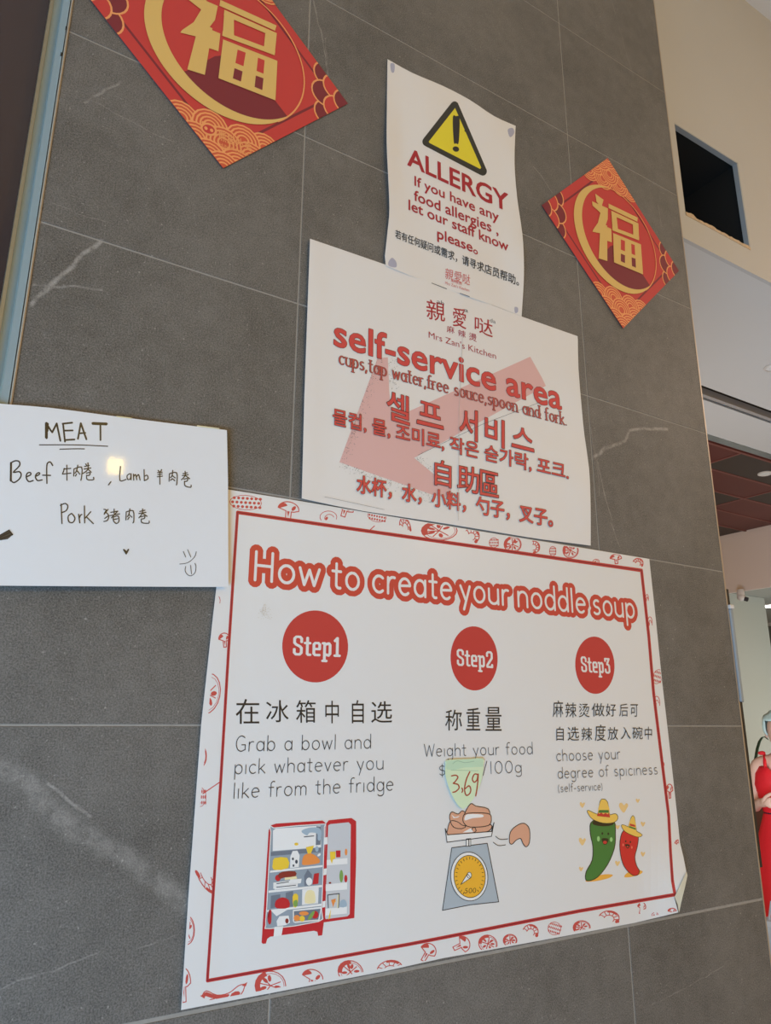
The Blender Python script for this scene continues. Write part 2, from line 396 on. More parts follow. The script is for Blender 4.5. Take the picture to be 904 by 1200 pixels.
def stroke(pts, nb, closed=False):
    pts = list(pts) + ([pts[0]] if closed else []); out = []
    if len(pts) == 1: return [hull([(pts[0][0] + a, pts[0][1] + b) for a, b in nb])]
    for p, q in zip(pts, pts[1:]):
        out.append(hull([(round(p[0] + a, 5), round(p[1] + b, 5)) for a, b in nb] + [(round(q[0] + a, 5), round(q[1] + b, 5)) for a, b in nb]))
    return out
def arc(cx, cy_, rx, ry, a0, a1, n=14):
    return [(cx + rx * math.cos(math.radians(a0 + (a1 - a0) * i / n)), cy_ + ry * math.sin(math.radians(a0 + (a1 - a0) * i / n))) for i in range(n + 1)]
def ell(cx, cy_, rx, ry=None, rot=0, n=28):
    ry = rx if ry is None else ry; c, s = math.cos(rot), math.sin(rot)
    return [(cx + rx * math.cos(t) * c - ry * math.sin(t) * s, cy_ + rx * math.cos(t) * s + ry * math.sin(t) * c) for t in [2 * PI * i / n for i in range(n)]]
def smooth(pts, n=4, closed=True):
    m = len(pts); out = []
    for i in range(m if closed else m - 1):
        g = lambda k: pts[k % m] if closed else pts[max(0, min(m - 1, k))]
        p0, p1, p2, p3 = g(i - 1), g(i), g(i + 1), g(i + 2)
        for k in range(n):
            t = k / n
            out.append(tuple(.5 * (2 * p1[j] + (p2[j] - p0[j]) * t + (2 * p0[j] - 5 * p1[j] + 4 * p2[j] - p3[j]) * t * t + (3 * p1[j] - p0[j] - 3 * p2[j] + p3[j]) * t ** 3) for j in (0, 1)))
    if not closed: out.append(pts[-1])
    return out
def homog(src, dst):
    A = []; B = []
    for (x, y), (u, v) in zip(src, dst):
        A.append([x, y, 1, 0, 0, 0, -u * x, -u * y]); B.append(u)
        A.append([0, 0, 0, x, y, 1, -v * x, -v * y]); B.append(v)
    h = np.linalg.solve(np.array(A, float), np.array(B, float))
    return lambda p: ((h[0] * p[0] + h[1] * p[1] + h[2]) / (h[6] * p[0] + h[7] * p[1] + 1), (h[3] * p[0] + h[4] * p[1] + h[5]) / (h[6] * p[0] + h[7] * p[1] + 1))

def dedupe(q):
    o = []
    for p in q:
        if not o or abs(p[0] - o[-1][0]) + abs(p[1] - o[-1][1]) > 1e-3: o.append((p[0], p[1]))
    while len(o) > 2 and abs(o[0][0] - o[-1][0]) + abs(o[0][1] - o[-1][1]) < 1e-3: o.pop()
    return o
def union(polys):
    """overlapping polygons -> triangles that cover their union once"""
    if len(polys) < 2: return polys
    x0 = min(p[0] for q in polys for p in q); y0 = min(p[1] for q in polys for p in q); K = 64.0
    vs = []; fs = []
    for q in polys:
        q = [(round((p[0] - x0) * K, 1), round((p[1] - y0) * K, 1)) for p in q]
        o = []
        for p in q:
            if not o or p != o[-1]: o.append(p)
        while len(o) > 2 and o[0] == o[-1]: o.pop()
        if len(o) < 3: continue
        A = sum(a[0] * b[1] - b[0] * a[1] for a, b in zip(o, o[1:] + o[:1]))
        if abs(A) < 2: continue
        n = len(vs); vs += [Vector(p) for p in o]
        fs.append(list(range(n, n + len(o))) if A > 0 else list(range(n, n + len(o)))[::-1])
    if not fs: return []
    ov, oe, of, _a, _b, src = delaunay_2d_cdt(vs, [], fs, 0, 1e-3)
    return [[(ov[i].x / K + x0, ov[i].y / K + y0) for i in f] for f, k in zip(of, src) if len(k)]
class Sheet:
    """A sheet on the wall: its own mesh plus the printed parts that lie on it."""
    def __init__(s, name, outline, h, m, label, cat, cutpx=9, thick=.0004, group=None, dz=.00004):
        s.dz = dz; s.h = h; s.outline = outline
        cx = sum(p[0] for p in outline) / len(outline); cy2 = sum(p[1] for p in outline) / len(outline)
        s.loc = on_y(cx, cy2, 0.0); s.lay = 3
        s.root = s._mesh(name, [(outline, 0)], m, 0, cutpx, None)
        mod = s.root.modifiers.new('thickness', 'SOLIDIFY'); mod.thickness = thick; mod.offset = -1
        for p in s.root.data.polygons: p.use_smooth = True
        es = s.root.modifiers.new('crisp_rim', 'EDGE_SPLIT'); es.split_angle = math.radians(40)
        tag(s.root, label, cat, group)
    def _mesh(s, name, polys, m, layer, cut, parent, lift=None):
        bm = bmesh.new(); lay = bm.verts.layers.int.new('k')
        for pl, k in polys:
            cl = []
            for p in pl:
                if not cl or (abs(p[0] - cl[-1][0]) + abs(p[1] - cl[-1][1])) > 1e-4: cl.append(p)
            if len(cl) < 3: continue
            vs = [bm.verts.new((p[0], p[1], 0)) for p in cl]
            for v in vs: v[lay] = k
            f = bm.faces.new(vs)
        bm.normal_update()
        for f in bm.faces:
            if f.normal.z > 0: f.normal_flip()
        if cut:
            xs = [v.co.x for v in bm.verts]; ys = [v.co.y for v in bm.verts]
            for ax, lo, hi in ((0, min(xs), max(xs)), (1, min(ys), max(ys))):
                t = lo + cut
                while t < hi:
                    co = (t, 0, 0) if ax == 0 else (0, t, 0); no = (1, 0, 0) if ax == 0 else (0, 1, 0)
                    bmesh.ops.bisect_plane(bm, geom=list(bm.verts) + list(bm.edges) + list(bm.faces), plane_co=co, plane_no=no)
                    t += cut
        for v in bm.verts:
            q = P(v.co.x, v.co.y, lift or s.h); k = v[lay]
            v.co = (q.x - s.loc.x, q.y - (layer + k) * s.dz - s.loc.y, q.z - s.loc.z)
        return link(name, mesh_of(bm, name), m, parent, s.loc if parent is None else (0, 0, 0))
    def part(s, name, polys, m, cut=None, label=None, up=1, flat=False):
        o = s._mesh(name, [(p, 0) for p in ([dedupe(p) for p in polys] if flat else union([dedupe(p) for p in polys])) if len(p) > 2], m, s.lay, cut, s.root); s.lay += up
        if label: o['label'] = label
        return o
    def stack(s, name, polys, m, label=None):        # each polygon a hair above the one before
        o = s._mesh(name, [(p, i) for i, p in enumerate(polys) if len(p) > 2], m, s.lay, None, s.root); s.lay += len(polys)
        if label: o['label'] = label
        return o
    # text set in the built-in font, fitted to a photo quad (bottom-left, bottom-right, top-right, top-left)
    def text(s, name, body, quad, m, bold=0.0, mode='cap', thick=None, label=None, bold_m=None, cut=None):
        cu = bpy.data.curves.new('t', 'FONT'); cu.body = body; cu.dimensions = '2D'; cu.fill_mode = 'FRONT'; cu.resolution_u = 3
        if bold < 0: cu.offset = bold
        ob = bpy.data.objects.new('t', cu); C.objects.link(ob)
        dg = bpy.context.evaluated_depsgraph_get(); dg.update()
        me = bpy.data.meshes.new_from_object(ob.evaluated_get(dg)); xs = [v.co.x for v in me.vertices]; ys = [v.co.y for v in me.vertices]
        bpy.data.objects.remove(ob)
        x0, x1 = min(xs), max(xs); y0, y1 = (0, .682) if mode == 'cap' else (min(ys), max(ys))
        H = homog([(x0, y0), (x1, y0), (x1, y1), (x0, y1)], quad)
        a, b, c = [P(*quad[i], s.h) for i in (0, 1, 3)]
        k = ((x1 - x0) / (y1 - y0)) / ((b - a).length / (c - a).length)
        co = [(v.co.x, v.co.y) for v in me.vertices]
        faces = [[co[i] for i in p.vertices] for p in me.polygons]
        cnt = {}
        for p in me.polygons:
            for e in p.edge_keys: cnt[e] = cnt.get(e, 0) + 1
        rim = [e for e, n_ in cnt.items() if n_ == 1]
        r = None
        for mm, off in (((bold_m, thick), (m, bold)) if bold_m else ((m, bold),)):
            polys = list(faces)
            if off > 0:
                nb = nib(off * k, off, 8)
                for i, j in rim: polys += stroke([co[i], co[j]], nb)
            polys = [[H(p) for p in q] for q in polys]
            nm = name + '_outline' if (bold_m is not None and mm is bold_m) else name
            r = s.part(nm, polys, mm, cut, label if mm is m else None, flat=(off <= 0))
        return r
    # text drawn with pens along centre lines
    def pen(s, name, body, quad, m, wd, halo=None, halo_m=None, label=None, serif=False, font=None, tall=1.0):
        polys = []; lines, W = layout(body, font or FONT, serif)
        H = homog([(0, 0), (W, 0), (W, 1), (0, 1)], quad)
        a, b, c = [P(*quad[i], s.h) for i in (0, 1, 3)]
        k = W / ((b - a).length / (c - a).length)
        out = []
        for mm, ww in (((halo_m, halo), (m, wd)) if halo_m else ((m, wd),)):
            wx, wy = ww if isinstance(ww, tuple) else (ww, ww)
            nb = nib(wx * k, wy, 12 if mm is halo_m else 8)
            ps = []
            for ln in lines: ps += [[H(p) for p in pl] for pl in stroke(ln, nb)]
            out.append(s.part(name if mm is m else name + '_backing', ps, mm, None, label if mm is m else None))
        return out[-1]
def rect(x0, y0, x1, y1): return [(x0, y0), (x1, y0), (x1, y1), (x0, y1)]
def line_quad(L, R, capL, capR, lean=0.0):
    """baseline ends and cap heights in photo pixels"""
    vp = (467, -2554)
    def up(p, c):
        dx, dy = vp[0] - p[0], vp[1] - p[1]; n_ = math.hypot(dx, dy); return (p[0] + dx / n_ * c, p[1] + dy / n_ * c)
    return [L, R, up(R, capR), up(L, capL)]

# centre-line alphabet: x-height .62, capitals 1, descenders -.35
A_ = arc
FONT = {
 'a': (.52, [A_(.25, .31, .22, .31, 20, 380, 16), [(.47, .62), (.47, 0)]]),
 'b': (.52, [[(.04, 1), (.04, 0)], A_(.26, .31, .22, .31, 170, -170, 16)]),
 'c': (.45, [A_(.26, .31, .23, .31, 50, 310, 14)]),
 'd': (.52, [A_(.25, .31, .22, .31, 10, 350, 16), [(.48, 1), (.48, 0)]]),
 'e': (.50, [[(.04, .33), (.46, .36)] + A_(.25, .31, .22, .31, 12, 310, 16)]),
 'f': (.32, [A_(.26, .80, .14, .20, 60, 180, 8) + [(.12, 0)], [(0, .6), (.28, .6)]]),
 'g': (.52, [A_(.25, .31, .22, .31, 10, 350, 16), [(.48, .62), (.48, -.12)] + A_(.27, -.14, .21, .21, 0, -150, 8)]),
 'h': (.50, [[(.04, 1), (.04, 0)], [(.04, .36)] + A_(.25, .38, .20, .24, 160, 0, 10) + [(.45, 0)]]),
 'i': (.12, [[(.05, .6), (.05, 0)]]),
 'k': (.44, [[(.04, 1), (.04, 0)], [(.38, .6), (.05, .24)], [(.14, .33), (.42, 0)]]),
 'l': (.12, [[(.05, 1), (.05, 0)]]),
 'm': (.76, [[(.04, .6), (.04, 0)], [(.04, .4)] + A_(.22, .40, .16, .21, 160, 0, 9) + [(.38, 0)], [(.38, .4)] + A_(.55, .40, .16, .21, 160, 0, 9) + [(.71, 0)]]),
 'n': (.50, [[(.04, .6), (.04, 0)], [(.04, .36)] + A_(.25, .38, .20, .24, 160, 0, 10) + [(.45, 0)]]),
 'o': (.54, [A_(.27, .31, .23, .31, 0, 360, 18)]),
 'p': (.52, [[(.04, .62), (.04, -.35)], A_(.26, .31, .22, .31, 170, -170, 16)]),
 'r': (.34, [[(.04, .6), (.04, 0)], [(.04, .36)] + A_(.24, .38, .19, .24, 160, 70, 6)]),
 's': (.42, [A_(.22, .46, .15, .15, 50, 250, 9) + A_(.20, .155, .17, .155, 70, -140, 9)]),
 't': (.34, [[(.14, .9), (.14, .12)] + A_(.25, .12, .11, .12, 180, 290, 6), [(0, .62), (.30, .62)]]),
 'u': (.50, [[(.04, .6)] + A_(.25, .22, .21, .22, 180, 350, 10) + [(.46, .6)], [(.46, .6), (.46, 0)]]),
 'v': (.44, [[(.02, .6), (.21, 0), (.41, .6)]]),
 'w': (.68, [[(.02, .6), (.17, 0), (.33, .55), (.49, 0), (.65, .6)]]),
 'y': (.46, [[(.02, .6), (.23, .06)], [(.43, .6), (.16, -.34)]]),
 'H': (.62, [[(.05, 1), (.05, 0)], [(.56, 1), (.56, 0)], [(.05, .52), (.56, .52)]]),
 'G': (.64, [A_(.34, .5, .30, .5, 50, 300, 18) + [(.58, .10), (.58, .42), (.36, .42)]]),
 'W': (.86, [[(.02, 1), (.22, 0), (.43, .9), (.64, 0), (.84, 1)]]),
 'S': (.54, [A_(.29, .74, .22, .25, 40, 250, 10) + A_(.26, .25, .23, .25, 70, -150, 10)]),
 'M': (.72, [[(.04, 0), (.08, 1), (.36, .3), (.64, 1), (.68, 0)]]),
 'Z': (.56, [[(.04, 1), (.50, 1), (.04, 0), (.52, 0)]]),
 'K': (.54, [[(.05, 1), (.05, 0)], [(.48, 1), (.06, .42)], [(.18, .55), (.50, 0)]]),
 '1': (.20, [[(.10, 1), (.10, 0)]]), '0': (.60, [A_(.30, .5, .25, .5, 0, 360, 20)]),
 '$': (.50, [A_(.25, .70, .19, .20, 40, 250, 9) + A_(.24, .28, .20, .21, 70, -150, 9), [(.25, 1.05), (.25, -.1)]]),
 '/': (.34, [[(.02, -.1), (.30, 1.05)]]), '-': (.34, [[(.04, .34), (.28, .34)]]),
 '(': (.22, [A_(.30, .4, .22, .6, 125, 235, 8)]), ')': (.22, [A_(-.10, .4, .22, .6, 55, -55, 8)]),
 ',': (.16, [[(.08, .05), (.02, -.16)]]), '.': (.14, [[(.06, .03)]]), "'": (.12, [[(.06, 1), (.05, .82)]]), ' ': (.30, []),
}
SLAB = {   # square slab letters of the step badges
 'S': (.60, [[(.50, .72), (.50, .90), (.40, 1), (.16, 1), (.06, .90), (.06, .66), (.16, .56), (.40, .46), (.50, .36), (.50, .10), (.40, 0), (.16, 0), (.06, .10), (.06, .28)]]),
 't': (.36, [[(.14, .95), (.14, .06), (.20, 0), (.32, 0)], [(0, .66), (.30, .66)]]),
 'e': (.50, [[(.06, .34), (.42, .34), (.42, .60), (.34, .68), (.14, .68), (.06, .60), (.06, .08), (.14, 0), (.40, 0)]]),
 'p': (.54, [[(.10, .68), (.10, -.32)], [(.0, .68), (.10, .68)], [(0, -.32), (.22, -.32)], [(.10, .60), (.36, .68), (.44, .58), (.44, .10), (.36, 0), (.10, .06)]]),
 '1': (.40, [[(.08, .84), (.22, 1), (.22, 0)], [(.08, 0), (.36, 0)]]),
 '2': (.54, [[(.06, .74), (.06, .92), (.16, 1), (.38, 1), (.46, .90), (.46, .60), (.06, .10), (.06, 0), (.48, 0), (.48, .14)]]),
 '3': (.54, [[(.06, .84), (.06, 1), (.46, 1), (.24, .60), (.38, .58), (.46, .48), (.46, .10), (.36, 0), (.14, 0), (.06, .08), (.06, .22)]]),
}
def layout(body, font, serif):
    x = 0; out = []; sp = .13
    for ch in body:
        wdt, ls = font[ch]
        for l in ls:
            out.append([(x + a, b) for a, b in l])
            if serif:
                for e, o in ((l[0], l[1] if len(l) > 1 else None), (l[-1], l[-2] if len(l) > 1 else None)):
                    if o and abs(e[0] - o[0]) < .03 and abs(e[1] - o[1]) > .05:
                        out.append([(x + e[0] - .09, e[1]), (x + e[0] + .09, e[1])])
        x += wdt + sp
    return out, x - sp

ink_red = mat('ink_red', alb(172, 48, 46), .42)
ink_dkred = mat('ink_dark_red', alb(120, 22, 34), .42)
ink_black = mat('ink_black', (.018, .017, .018, 1), .4)
ink_grey = mat('ink_grey', (.10, .10, .11, 1), .5); ink_text = mat('ink_text', (.03, .03, .035, 1), .5)
paper = mat('paper', (.80, .79, .785, 1), .42, noise=.015, scale=6)

# ------------------------------------------------------------------ allergy notice
def sstep(t): t = max(0, min(1, t)); return t * t * (3 - 2 * t)
def gz(x, z, cx, cz, sx, sz): return math.exp(-((x - cx) / sx) ** 2 - ((z - cz) / sz) ** 2)
def h_allergy(X, Z):
    l = sstep((.19 - X) / .05); r = sstep((X - .40) / .05)
    return .004 + .005 * l * math.sin((Z - 2.22) / .42 * PI) ** 2 + .004 * r * (math.sin((Z - 2.22) / .42 * 2 * PI) ** 2) + .0012 * math.sin(X * 40 + Z * 9)
Z2 = Zc(430, 60, 3.75)
al = Sheet('allergy_notice', smooth(Z2([(92, 35), (200, 95), (330, 150), (450, 212), (560, 285), (655, 328)]), 3, False) + smooth(Z2([(654, 345), (650, 490), (661, 640), (684, 800), (691, 920), (690, 1020), (681, 1165)]), 3, False)
           + smooth(Z2([(560, 1118), (450, 1080), (330, 1035), (200, 990), (84, 942)]), 3, False) + smooth(Z2([(80, 900), (93, 780), (100, 690), (94, 540), (88, 400), (89, 250), (91, 60)]), 3, False),
           h_allergy, paper, 'white ALLERGY notice with yellow warning triangle taped above the self-service sheet', 'sign', 5)
putty = mat('putty_blue', (.42, .43, .56, 1), .6)  # bluish-grey colour of the putty itself, seen through the paper
for pts in ([(104, 55), (122, 58), (120, 92), (108, 90)], [(620, 345), (642, 338), (648, 360), (630, 378)], [(96, 925), (112, 908), (130, 928), (128, 950), (98, 944)], [(650, 1125), (664, 1128), (664, 1146), (652, 1150)]):
    al.part('putty_mark', [smooth(Z2(pts), 4)], putty, label='bluish putty showing through the paper')
al.part('warning_triangle', [hull([(x + a, y + b) for x, y in Z2([(386, 240), (262, 398), (510, 528)]) for a, b in nib(4.8, 5.2, 14)])], mat('ink_olive_black', (.03, .03, .022, 1), .35), 6, 'black rounded triangle border')
al.part('triangle_fill', [hull(Z2([(388, 250), (272, 398), (276, 404), (498, 518), (503, 512)]))], mat('ink_yellow', alb(205, 184, 40), .4), 6, 'yellow triangle with exclamation mark')
al.part('exclamation_mark', [smooth(Z2([(378, 292), (392, 286), (408, 296), (404, 400), (392, 405), (382, 398)]), 4), ell(534.4, 174.8, 3.8, 3.1, .3)], ink_black, None, 'black exclamation mark')
deepred = mat('ink_crimson', alb(150, 26, 34, (206, 192, 184)), .42)
def LQ(z, L, R, cl, cr, s_): a, b = z([L, R]); return line_quad(a, b, cl / s_, cr / s_)
al.text('heading', 'ALLERGY', LQ(Z2, (180, 500), (622, 706), 76, 77, 3.75), deepred, .022, label='red ALLERGY heading', cut=None)
al.text('lettering', 'If you have any', LQ(Z2, (210, 590), (580, 750), 41, 42, 3.75), deepred, .016)
al.text('lettering', 'food allergies ,', LQ(Z2, (208, 655), (578, 808), 44, 44, 3.75), deepred, .016)
al.text('lettering', 'let our staff know', LQ(Z2, (184, 697), (622, 880), 44, 42, 3.75), deepred, .016)
al.text('lettering', 'please。', LQ(Z2, (310, 822), (487, 892), 44, 42, 3.75), deepred, .016)
al.text('lettering', '若有任何疑问或需求，请寻求店员帮助。', Z2([(125, 822), (668, 1034), (668, 990), (125, 784)]), ink_black, .012, 'box')
pinkred = mat('ink_faded_red', alb(186, 92, 84), .45)
al.text('logo_lettering', '親愛哒', Z2([(343, 1000), (452, 1030), (456, 985), (345, 952)]), pinkred, 0, 'box')
al.text('logo_lettering', '麻辣燙', Z2([(370, 1015), (418, 1030), (418, 1015), (370, 1000)]), pinkred, 0, 'box')
al.text('logo_lettering', "Mrs Zan's Kitchen", Z2([(344, 1024), (450, 1058), (450, 1046), (344, 1012)]), pinkred, 0)
al.part('edge_shadow_line', stroke(Z2([(285, 1020), (350, 1045)]), nib(.4)) + stroke(Z2([(410, 1065), (450, 1079)]), nib(.4)), ink_grey)  # bits of shadow along the notice's bottom edge, drawn as grey strokes

# ------------------------------------------------------------------ self-service sheet
def h_self(X, Z):
    cre = .0005 * math.exp(-((X - .302) / .014) ** 2)
    r = sstep((X - .50) / .08)
    return .0035 + cre + .004 * r * math.sin((Z - 1.80) / .42 * 2.2 * PI) ** 2 + .0025 * sstep((.06 - X) / .05)
Z4 = Zc(350, 270, 2.5829)
se = Sheet('self_service_notice', Z4([(35, 25), (265, 104)]) + Z4([(460, 178), (680, 262), (845, 320)]) + smooth(Z4([(846, 330), (848, 420), (858, 540), (866, 620), (880, 720), (884, 800), (885, 870), (885, 954)]), 2, False)
           + smooth(Z4([(760, 938), (690, 928), (450, 888), (200, 850), (78, 826), (10, 811)]), 2, False) + Z4([(18, 500), (28, 220)]),
           h_self, paper, 'white self-service area notice with a pink arrow, under the ALLERGY notice', 'sign', 6)
Z9 = Zc(380, 400, 6.0); Z3 = Zc(380, 360, 3.0133); Z5 = Zc(380, 450, 3.0133); Z6 = Zc(480, 330, 6.457)
pink = mat('ink_pink', alb(196, 148, 140, (206, 192, 184)), .45)
se.part('arrow', [Z9([(376, 118), (448, 112), (458, 350), (470, 470), (480, 500)]) + Z3([(290, 372), (728, 175), (770, 250), (783, 278)]) + Z5([(318, 261), (392, 322)]) + Z5([(450, 372), (440, 398)]) + Z9([(780, 1085), (108, 850)])],
        pink, 9, 'pink printed arrow pointing down to the left', up=2)
gold_hl = ink_redbright = mat('ink_warm_red', alb(186, 62, 56, (206, 192, 184)), .32)
edge = mat('ink_maroon_edge', (.035, .012, .014, 1), .4)
se.text('logo_lettering', '親', Z6([(130, 285), (270, 305), (268, 165), (128, 130)]), deepred, .004, 'box')
se.text('logo_lettering', '愛', Z6([(328, 335), (430, 362), (430, 215), (328, 190)]), deepred, .004, 'box')
se.text('logo_lettering', '哒', Z6([(494, 375), (630, 425), (632, 300), (495, 258)]), deepred, .004, 'box')
for t_, q4 in (('ah', [(208, 165), (262, 180), (262, 150), (208, 132)]), ('a', [(413, 226), (445, 236), (445, 205), (413, 198)]), ('da', [(608, 305), (652, 320), (652, 290), (608, 276)])):
    se.text('small_lettering', t_, Z6(q4), ink_grey, -.004)
for t_, q4 in (('麻', [(282, 383), (340, 398), (340, 345), (282, 330)]), ('辣', [(368, 412), (425, 428), (425, 376), (368, 362)]), ('燙', [(450, 440), (508, 460), (508, 400), (450, 384)])):
    se.text('logo_lettering', t_, Z6(q4), deepred, .002, 'box')
se.text('logo_lettering', "Mrs Zan's Kitchen", LQ(Z6, (145, 424), (655, 588), 46, 46, 6.457), deepred, -.004)
# the dark patch where the sheet is creased
se.text('heading', 'self-service area', LQ(Z3, (35, 134), (838, 362), 92, 84, 3.0133), ink_redbright, .018, thick=.028, bold_m=edge, label='red self-service area heading with a dark outline', cut=10)
se.pen('lettering', 'cups,tap water,free souce,spoon and fork.', LQ(Z3, (52, 200), (857, 418), 46, 43, 3.0133), mat('ink_brick', alb(170, 70, 62), .4), (.060, .030), halo=(.090, .054), halo_m=edge, serif=True)
def kor(name, body, quad, b1=.013, b2=.030): se.text(name, body, quad, ink_redbright, b1, 'box', thick=b2, bold_m=edge)
for ch, q4 in (('셀', [(222, 122), (300, 146), (300, 48), (222, 20)]), ('프', [(328, 138), (420, 160), (412, 82), (335, 58)]), ('서', [(478, 184), (540, 204), (540, 98), (478, 84)]),
               ('비', [(568, 208), (635, 228), (635, 132), (568, 112)]), ('스', [(662, 220), (740, 240), (732, 166), (668, 148)])): kor('korean_heading', ch, Z5(q4))
kor('korean_lettering', '물컵, 물, 조미료, 작은 숟가락, 포크.', Z5([(30, 146), (862, 342), (862, 284), (30, 86)]), .014, .036)
for ch, q4 in (('自', [(390, 356), (447, 368), (447, 280), (390, 266)]), ('助', [(470, 376), (545, 390), (545, 300), (470, 284)]), ('區', [(550, 390), (614, 402), (614, 318), (550, 303)])): kor('chinese_heading', ch, Z5(q4), .008, .030)
kor('chinese_lettering', '水杯，水，小料，勺子，叉子。', Z5([(114, 386), (806, 508), (806, 446), (114, 322)]), .020, .038)
# stray toner specks round the arrow
rs = random.Random(3); sp_ = []
for a, b, side in ((Z9([(370, 120)])[0], Z9([(108, 850)])[0], -1), (Z9([(108, 850)])[0], Z9([(780, 1090)])[0], 1), (Z9([(448, 112)])[0], Z9([(458, 340)])[0], -1.2), (Z9([(640, 830)])[0], Z9([(790, 950)])[0], -1)):
    L = math.hypot(b[0] - a[0], b[1] - a[1]); nx, ny = (b[1] - a[1]) / L, -(b[0] - a[0]) / L
    for _ in range(int(L * 1.6)):
        t = rs.random(); d_ = abs(rs.gauss(0, 5)) * (-side); x = a[0] + (b[0] - a[0]) * t + nx * d_; y = a[1] + (b[1] - a[1]) * t + ny * d_
        r_ = rs.uniform(.14, .34); sp_.append([(x - r_, y - r_), (x + r_, y - r_), (x + r_, y + r_), (x - r_, y + r_)])
o = se.part('toner_specks', sp_, ink_grey); o['kind'] = 'stuff'
se.part('printed_edge_line', stroke(Z5([(330, 252), (560, 142), (770, 62)]), nib(.18)) + stroke(Z9([(0, 1095), (420, 1185)]), nib(.15)), ink_grey)
se.part('crease', stroke([(541.5, 392), (540.5, 430), (537.5, 480), (537, 560), (536.5, 610)], nib(.25)), mat('crease', (.55, .52, .5, 1), .6))

# ------------------------------------------------------------------ noodle soup poster
CX, CZ = .741, 1.205
def h_big(X, Z):
    d_ = math.hypot(X - CX, (Z - CZ) * .75)
    c = sstep((.13 - d_) / .13)
    lft = sstep((-.05 - X) / .06) * .002
    return .0016 + .024 * c ** 1.6 + lft
B = Zc(200, 960, 2.825); B5 = Zc(480, 1000, 2.6588); R3 = Zc(640, 800, 4.8); T6 = Zc(200, 570, 3.0133); T7 = Zc(480, 620, 2.7394); T8 = Zc(200, 780, 3.0133)
big_out = [(267.4, 573.6), (354, 587.5), (440, 602), (560, 622), (692, 643.5), (761.3, 655), (769, 726), (776.5, 800), (783.8, 862.5), (793, 946), (797.3, 987.5), (801.5, 1005), (804.8, 1022),
           (800, 1034), (790.5, 1051), (795.2, 1069.2), (780, 1073), (744, 1081.5), (668, 1095.9), (570, 1114), (520, 1122.8), (448, 1138.8), (315, 1164.3), (212.4, 1183.7), (221, 1050), (236, 848), (250, 720)]
poster_m = mat('poster_paper', (.79, .795, .80, 1), .30, noise=.01, scale=5, coat=.15)
bg = Sheet('noodle_soup_poster', big_out, h_big, poster_m, 'large white poster with red border explaining three steps to make noodle soup', 'poster', 8, dz=.00003)
# doodles round the edge (mushrooms, tomatoes, corn, prawns, sausages) in red line
def doodle(kind, cx, cy_, rx, ry, rot, seed):
    r = random.Random(seed); out = []; nb = nib(.55, .55, 6); c, s = math.cos(rot), math.sin(rot)
    def M(L): return [(cx + rx * (a * c) - ry * (b * s) if False else cx + rx * a * c - rx * b * s * (ry / rx), cy_ + rx * a * s + ry * b * c) for a, b in L]
    def ln(L, k=.55): out.extend(stroke(M(L), nib(k, k, 6)))
    def fl(L): out.append(M(L))
    if kind == 'tomato':
        ln(ell(0, 0, 1, 1, n=18) + [(1, 0)], .6); ln(ell(.05, 0, .84, .84, n=16) + [(.89, 0)], .3)
        for k in range(5):
            a = k * 1.26 + r.random(); ln([(0, 0), (.7 * math.cos(a), .7 * math.sin(a))], .6); fl(ell(.5 * math.cos(a + .6), .5 * math.sin(a + .6), .24, .12, a + .6, 8))
        fl(arc(0, 0, 1, 1, 150, 250, 8) + arc(.05, 0, .72, .72, 250, 150, 8))
    elif kind == 'mushroom':
        ln(arc(0, -.1, .95, .8, 180, 360, 12) + [(.5, .1), (.3, .1), (.35, .9), (-.1, .95), (-.2, .1), (-.95, -.1)], .6)
        fl(arc(-.5, -.2, .4, .5, 160, 330, 8)); fl([(-.1, .1), (.15, .1), (.1, .7)]); fl(ell(.45, -.3, .16, .3, .4, 8))
    elif kind == 'prawn':
        ln(arc(0, 0, 1, .95, 200, 400, 12), .6); ln(arc(0, .1, .5, .5, 200, 400, 10), .5)
        for a in range(210, 400, 32):
            a = math.radians(a); ln([(math.cos(a), .95 * math.sin(a)), (.5 * math.cos(a), .1 + .5 * math.sin(a))], .5)
        fl(arc(0, 0, 1, .95, 260, 330, 6) + arc(0, 0, .78, .74, 330, 260, 6)); fl(ell(.8, .45, .22, .25, 0, 8))
    elif kind == 'corn':
        for i in range(-3, 4):
            for j in range(-1, 2):
                fl(ell(i * .3 + .1 * (j % 2), j * .55, .115, .2, 0, 6))
        ln(ell(0, 0, 1.1, .95, n=16) + [(1.1, 0)], .35)
    elif kind == 'sausage':
        ln(smooth([(-1, .3), (-.8, -.15), (-.3, .25), (.25, .05), (.7, -.6), (1, -.75)], 3, False), .6); ln(smooth([(-.8, .8), (-.2, .95), (.4, .75), (.85, .1), (1, -.6)], 3, False), .6)
        fl(smooth([(-.95, .25), (-.8, -.05), (-.3, .3), (.25, .15), (.2, .4), (-.3, .6), (-.8, .35)], 2)); fl(ell(.55, .2, .2, .35, .5, 8)); fl(ell(-.55, .68, .1, .2, .9, 6)); fl([(-1.1, .3), (-.8, .1), (-.9, .55)]); fl([(.85, -.6), (1.12, -.95), (1.05, -.55)])
    else:
        ln(arc(0, 0, .9, .9, 150, 380, 10), .4); ln(arc(.1, .2, .5, .6, 170, 340, 8), .4); fl(ell(-.2, .2, .15, .3, .3, 6))
    return [q for q in (clip(p, outq) for p in out) if len(q) > 2]
outq = [(267.6, 574.4), (760.6, 656), (776, 801), (796, 985), (794.5, 1068.2), (668, 1095), (520, 1122), (213.4, 1182.8)]
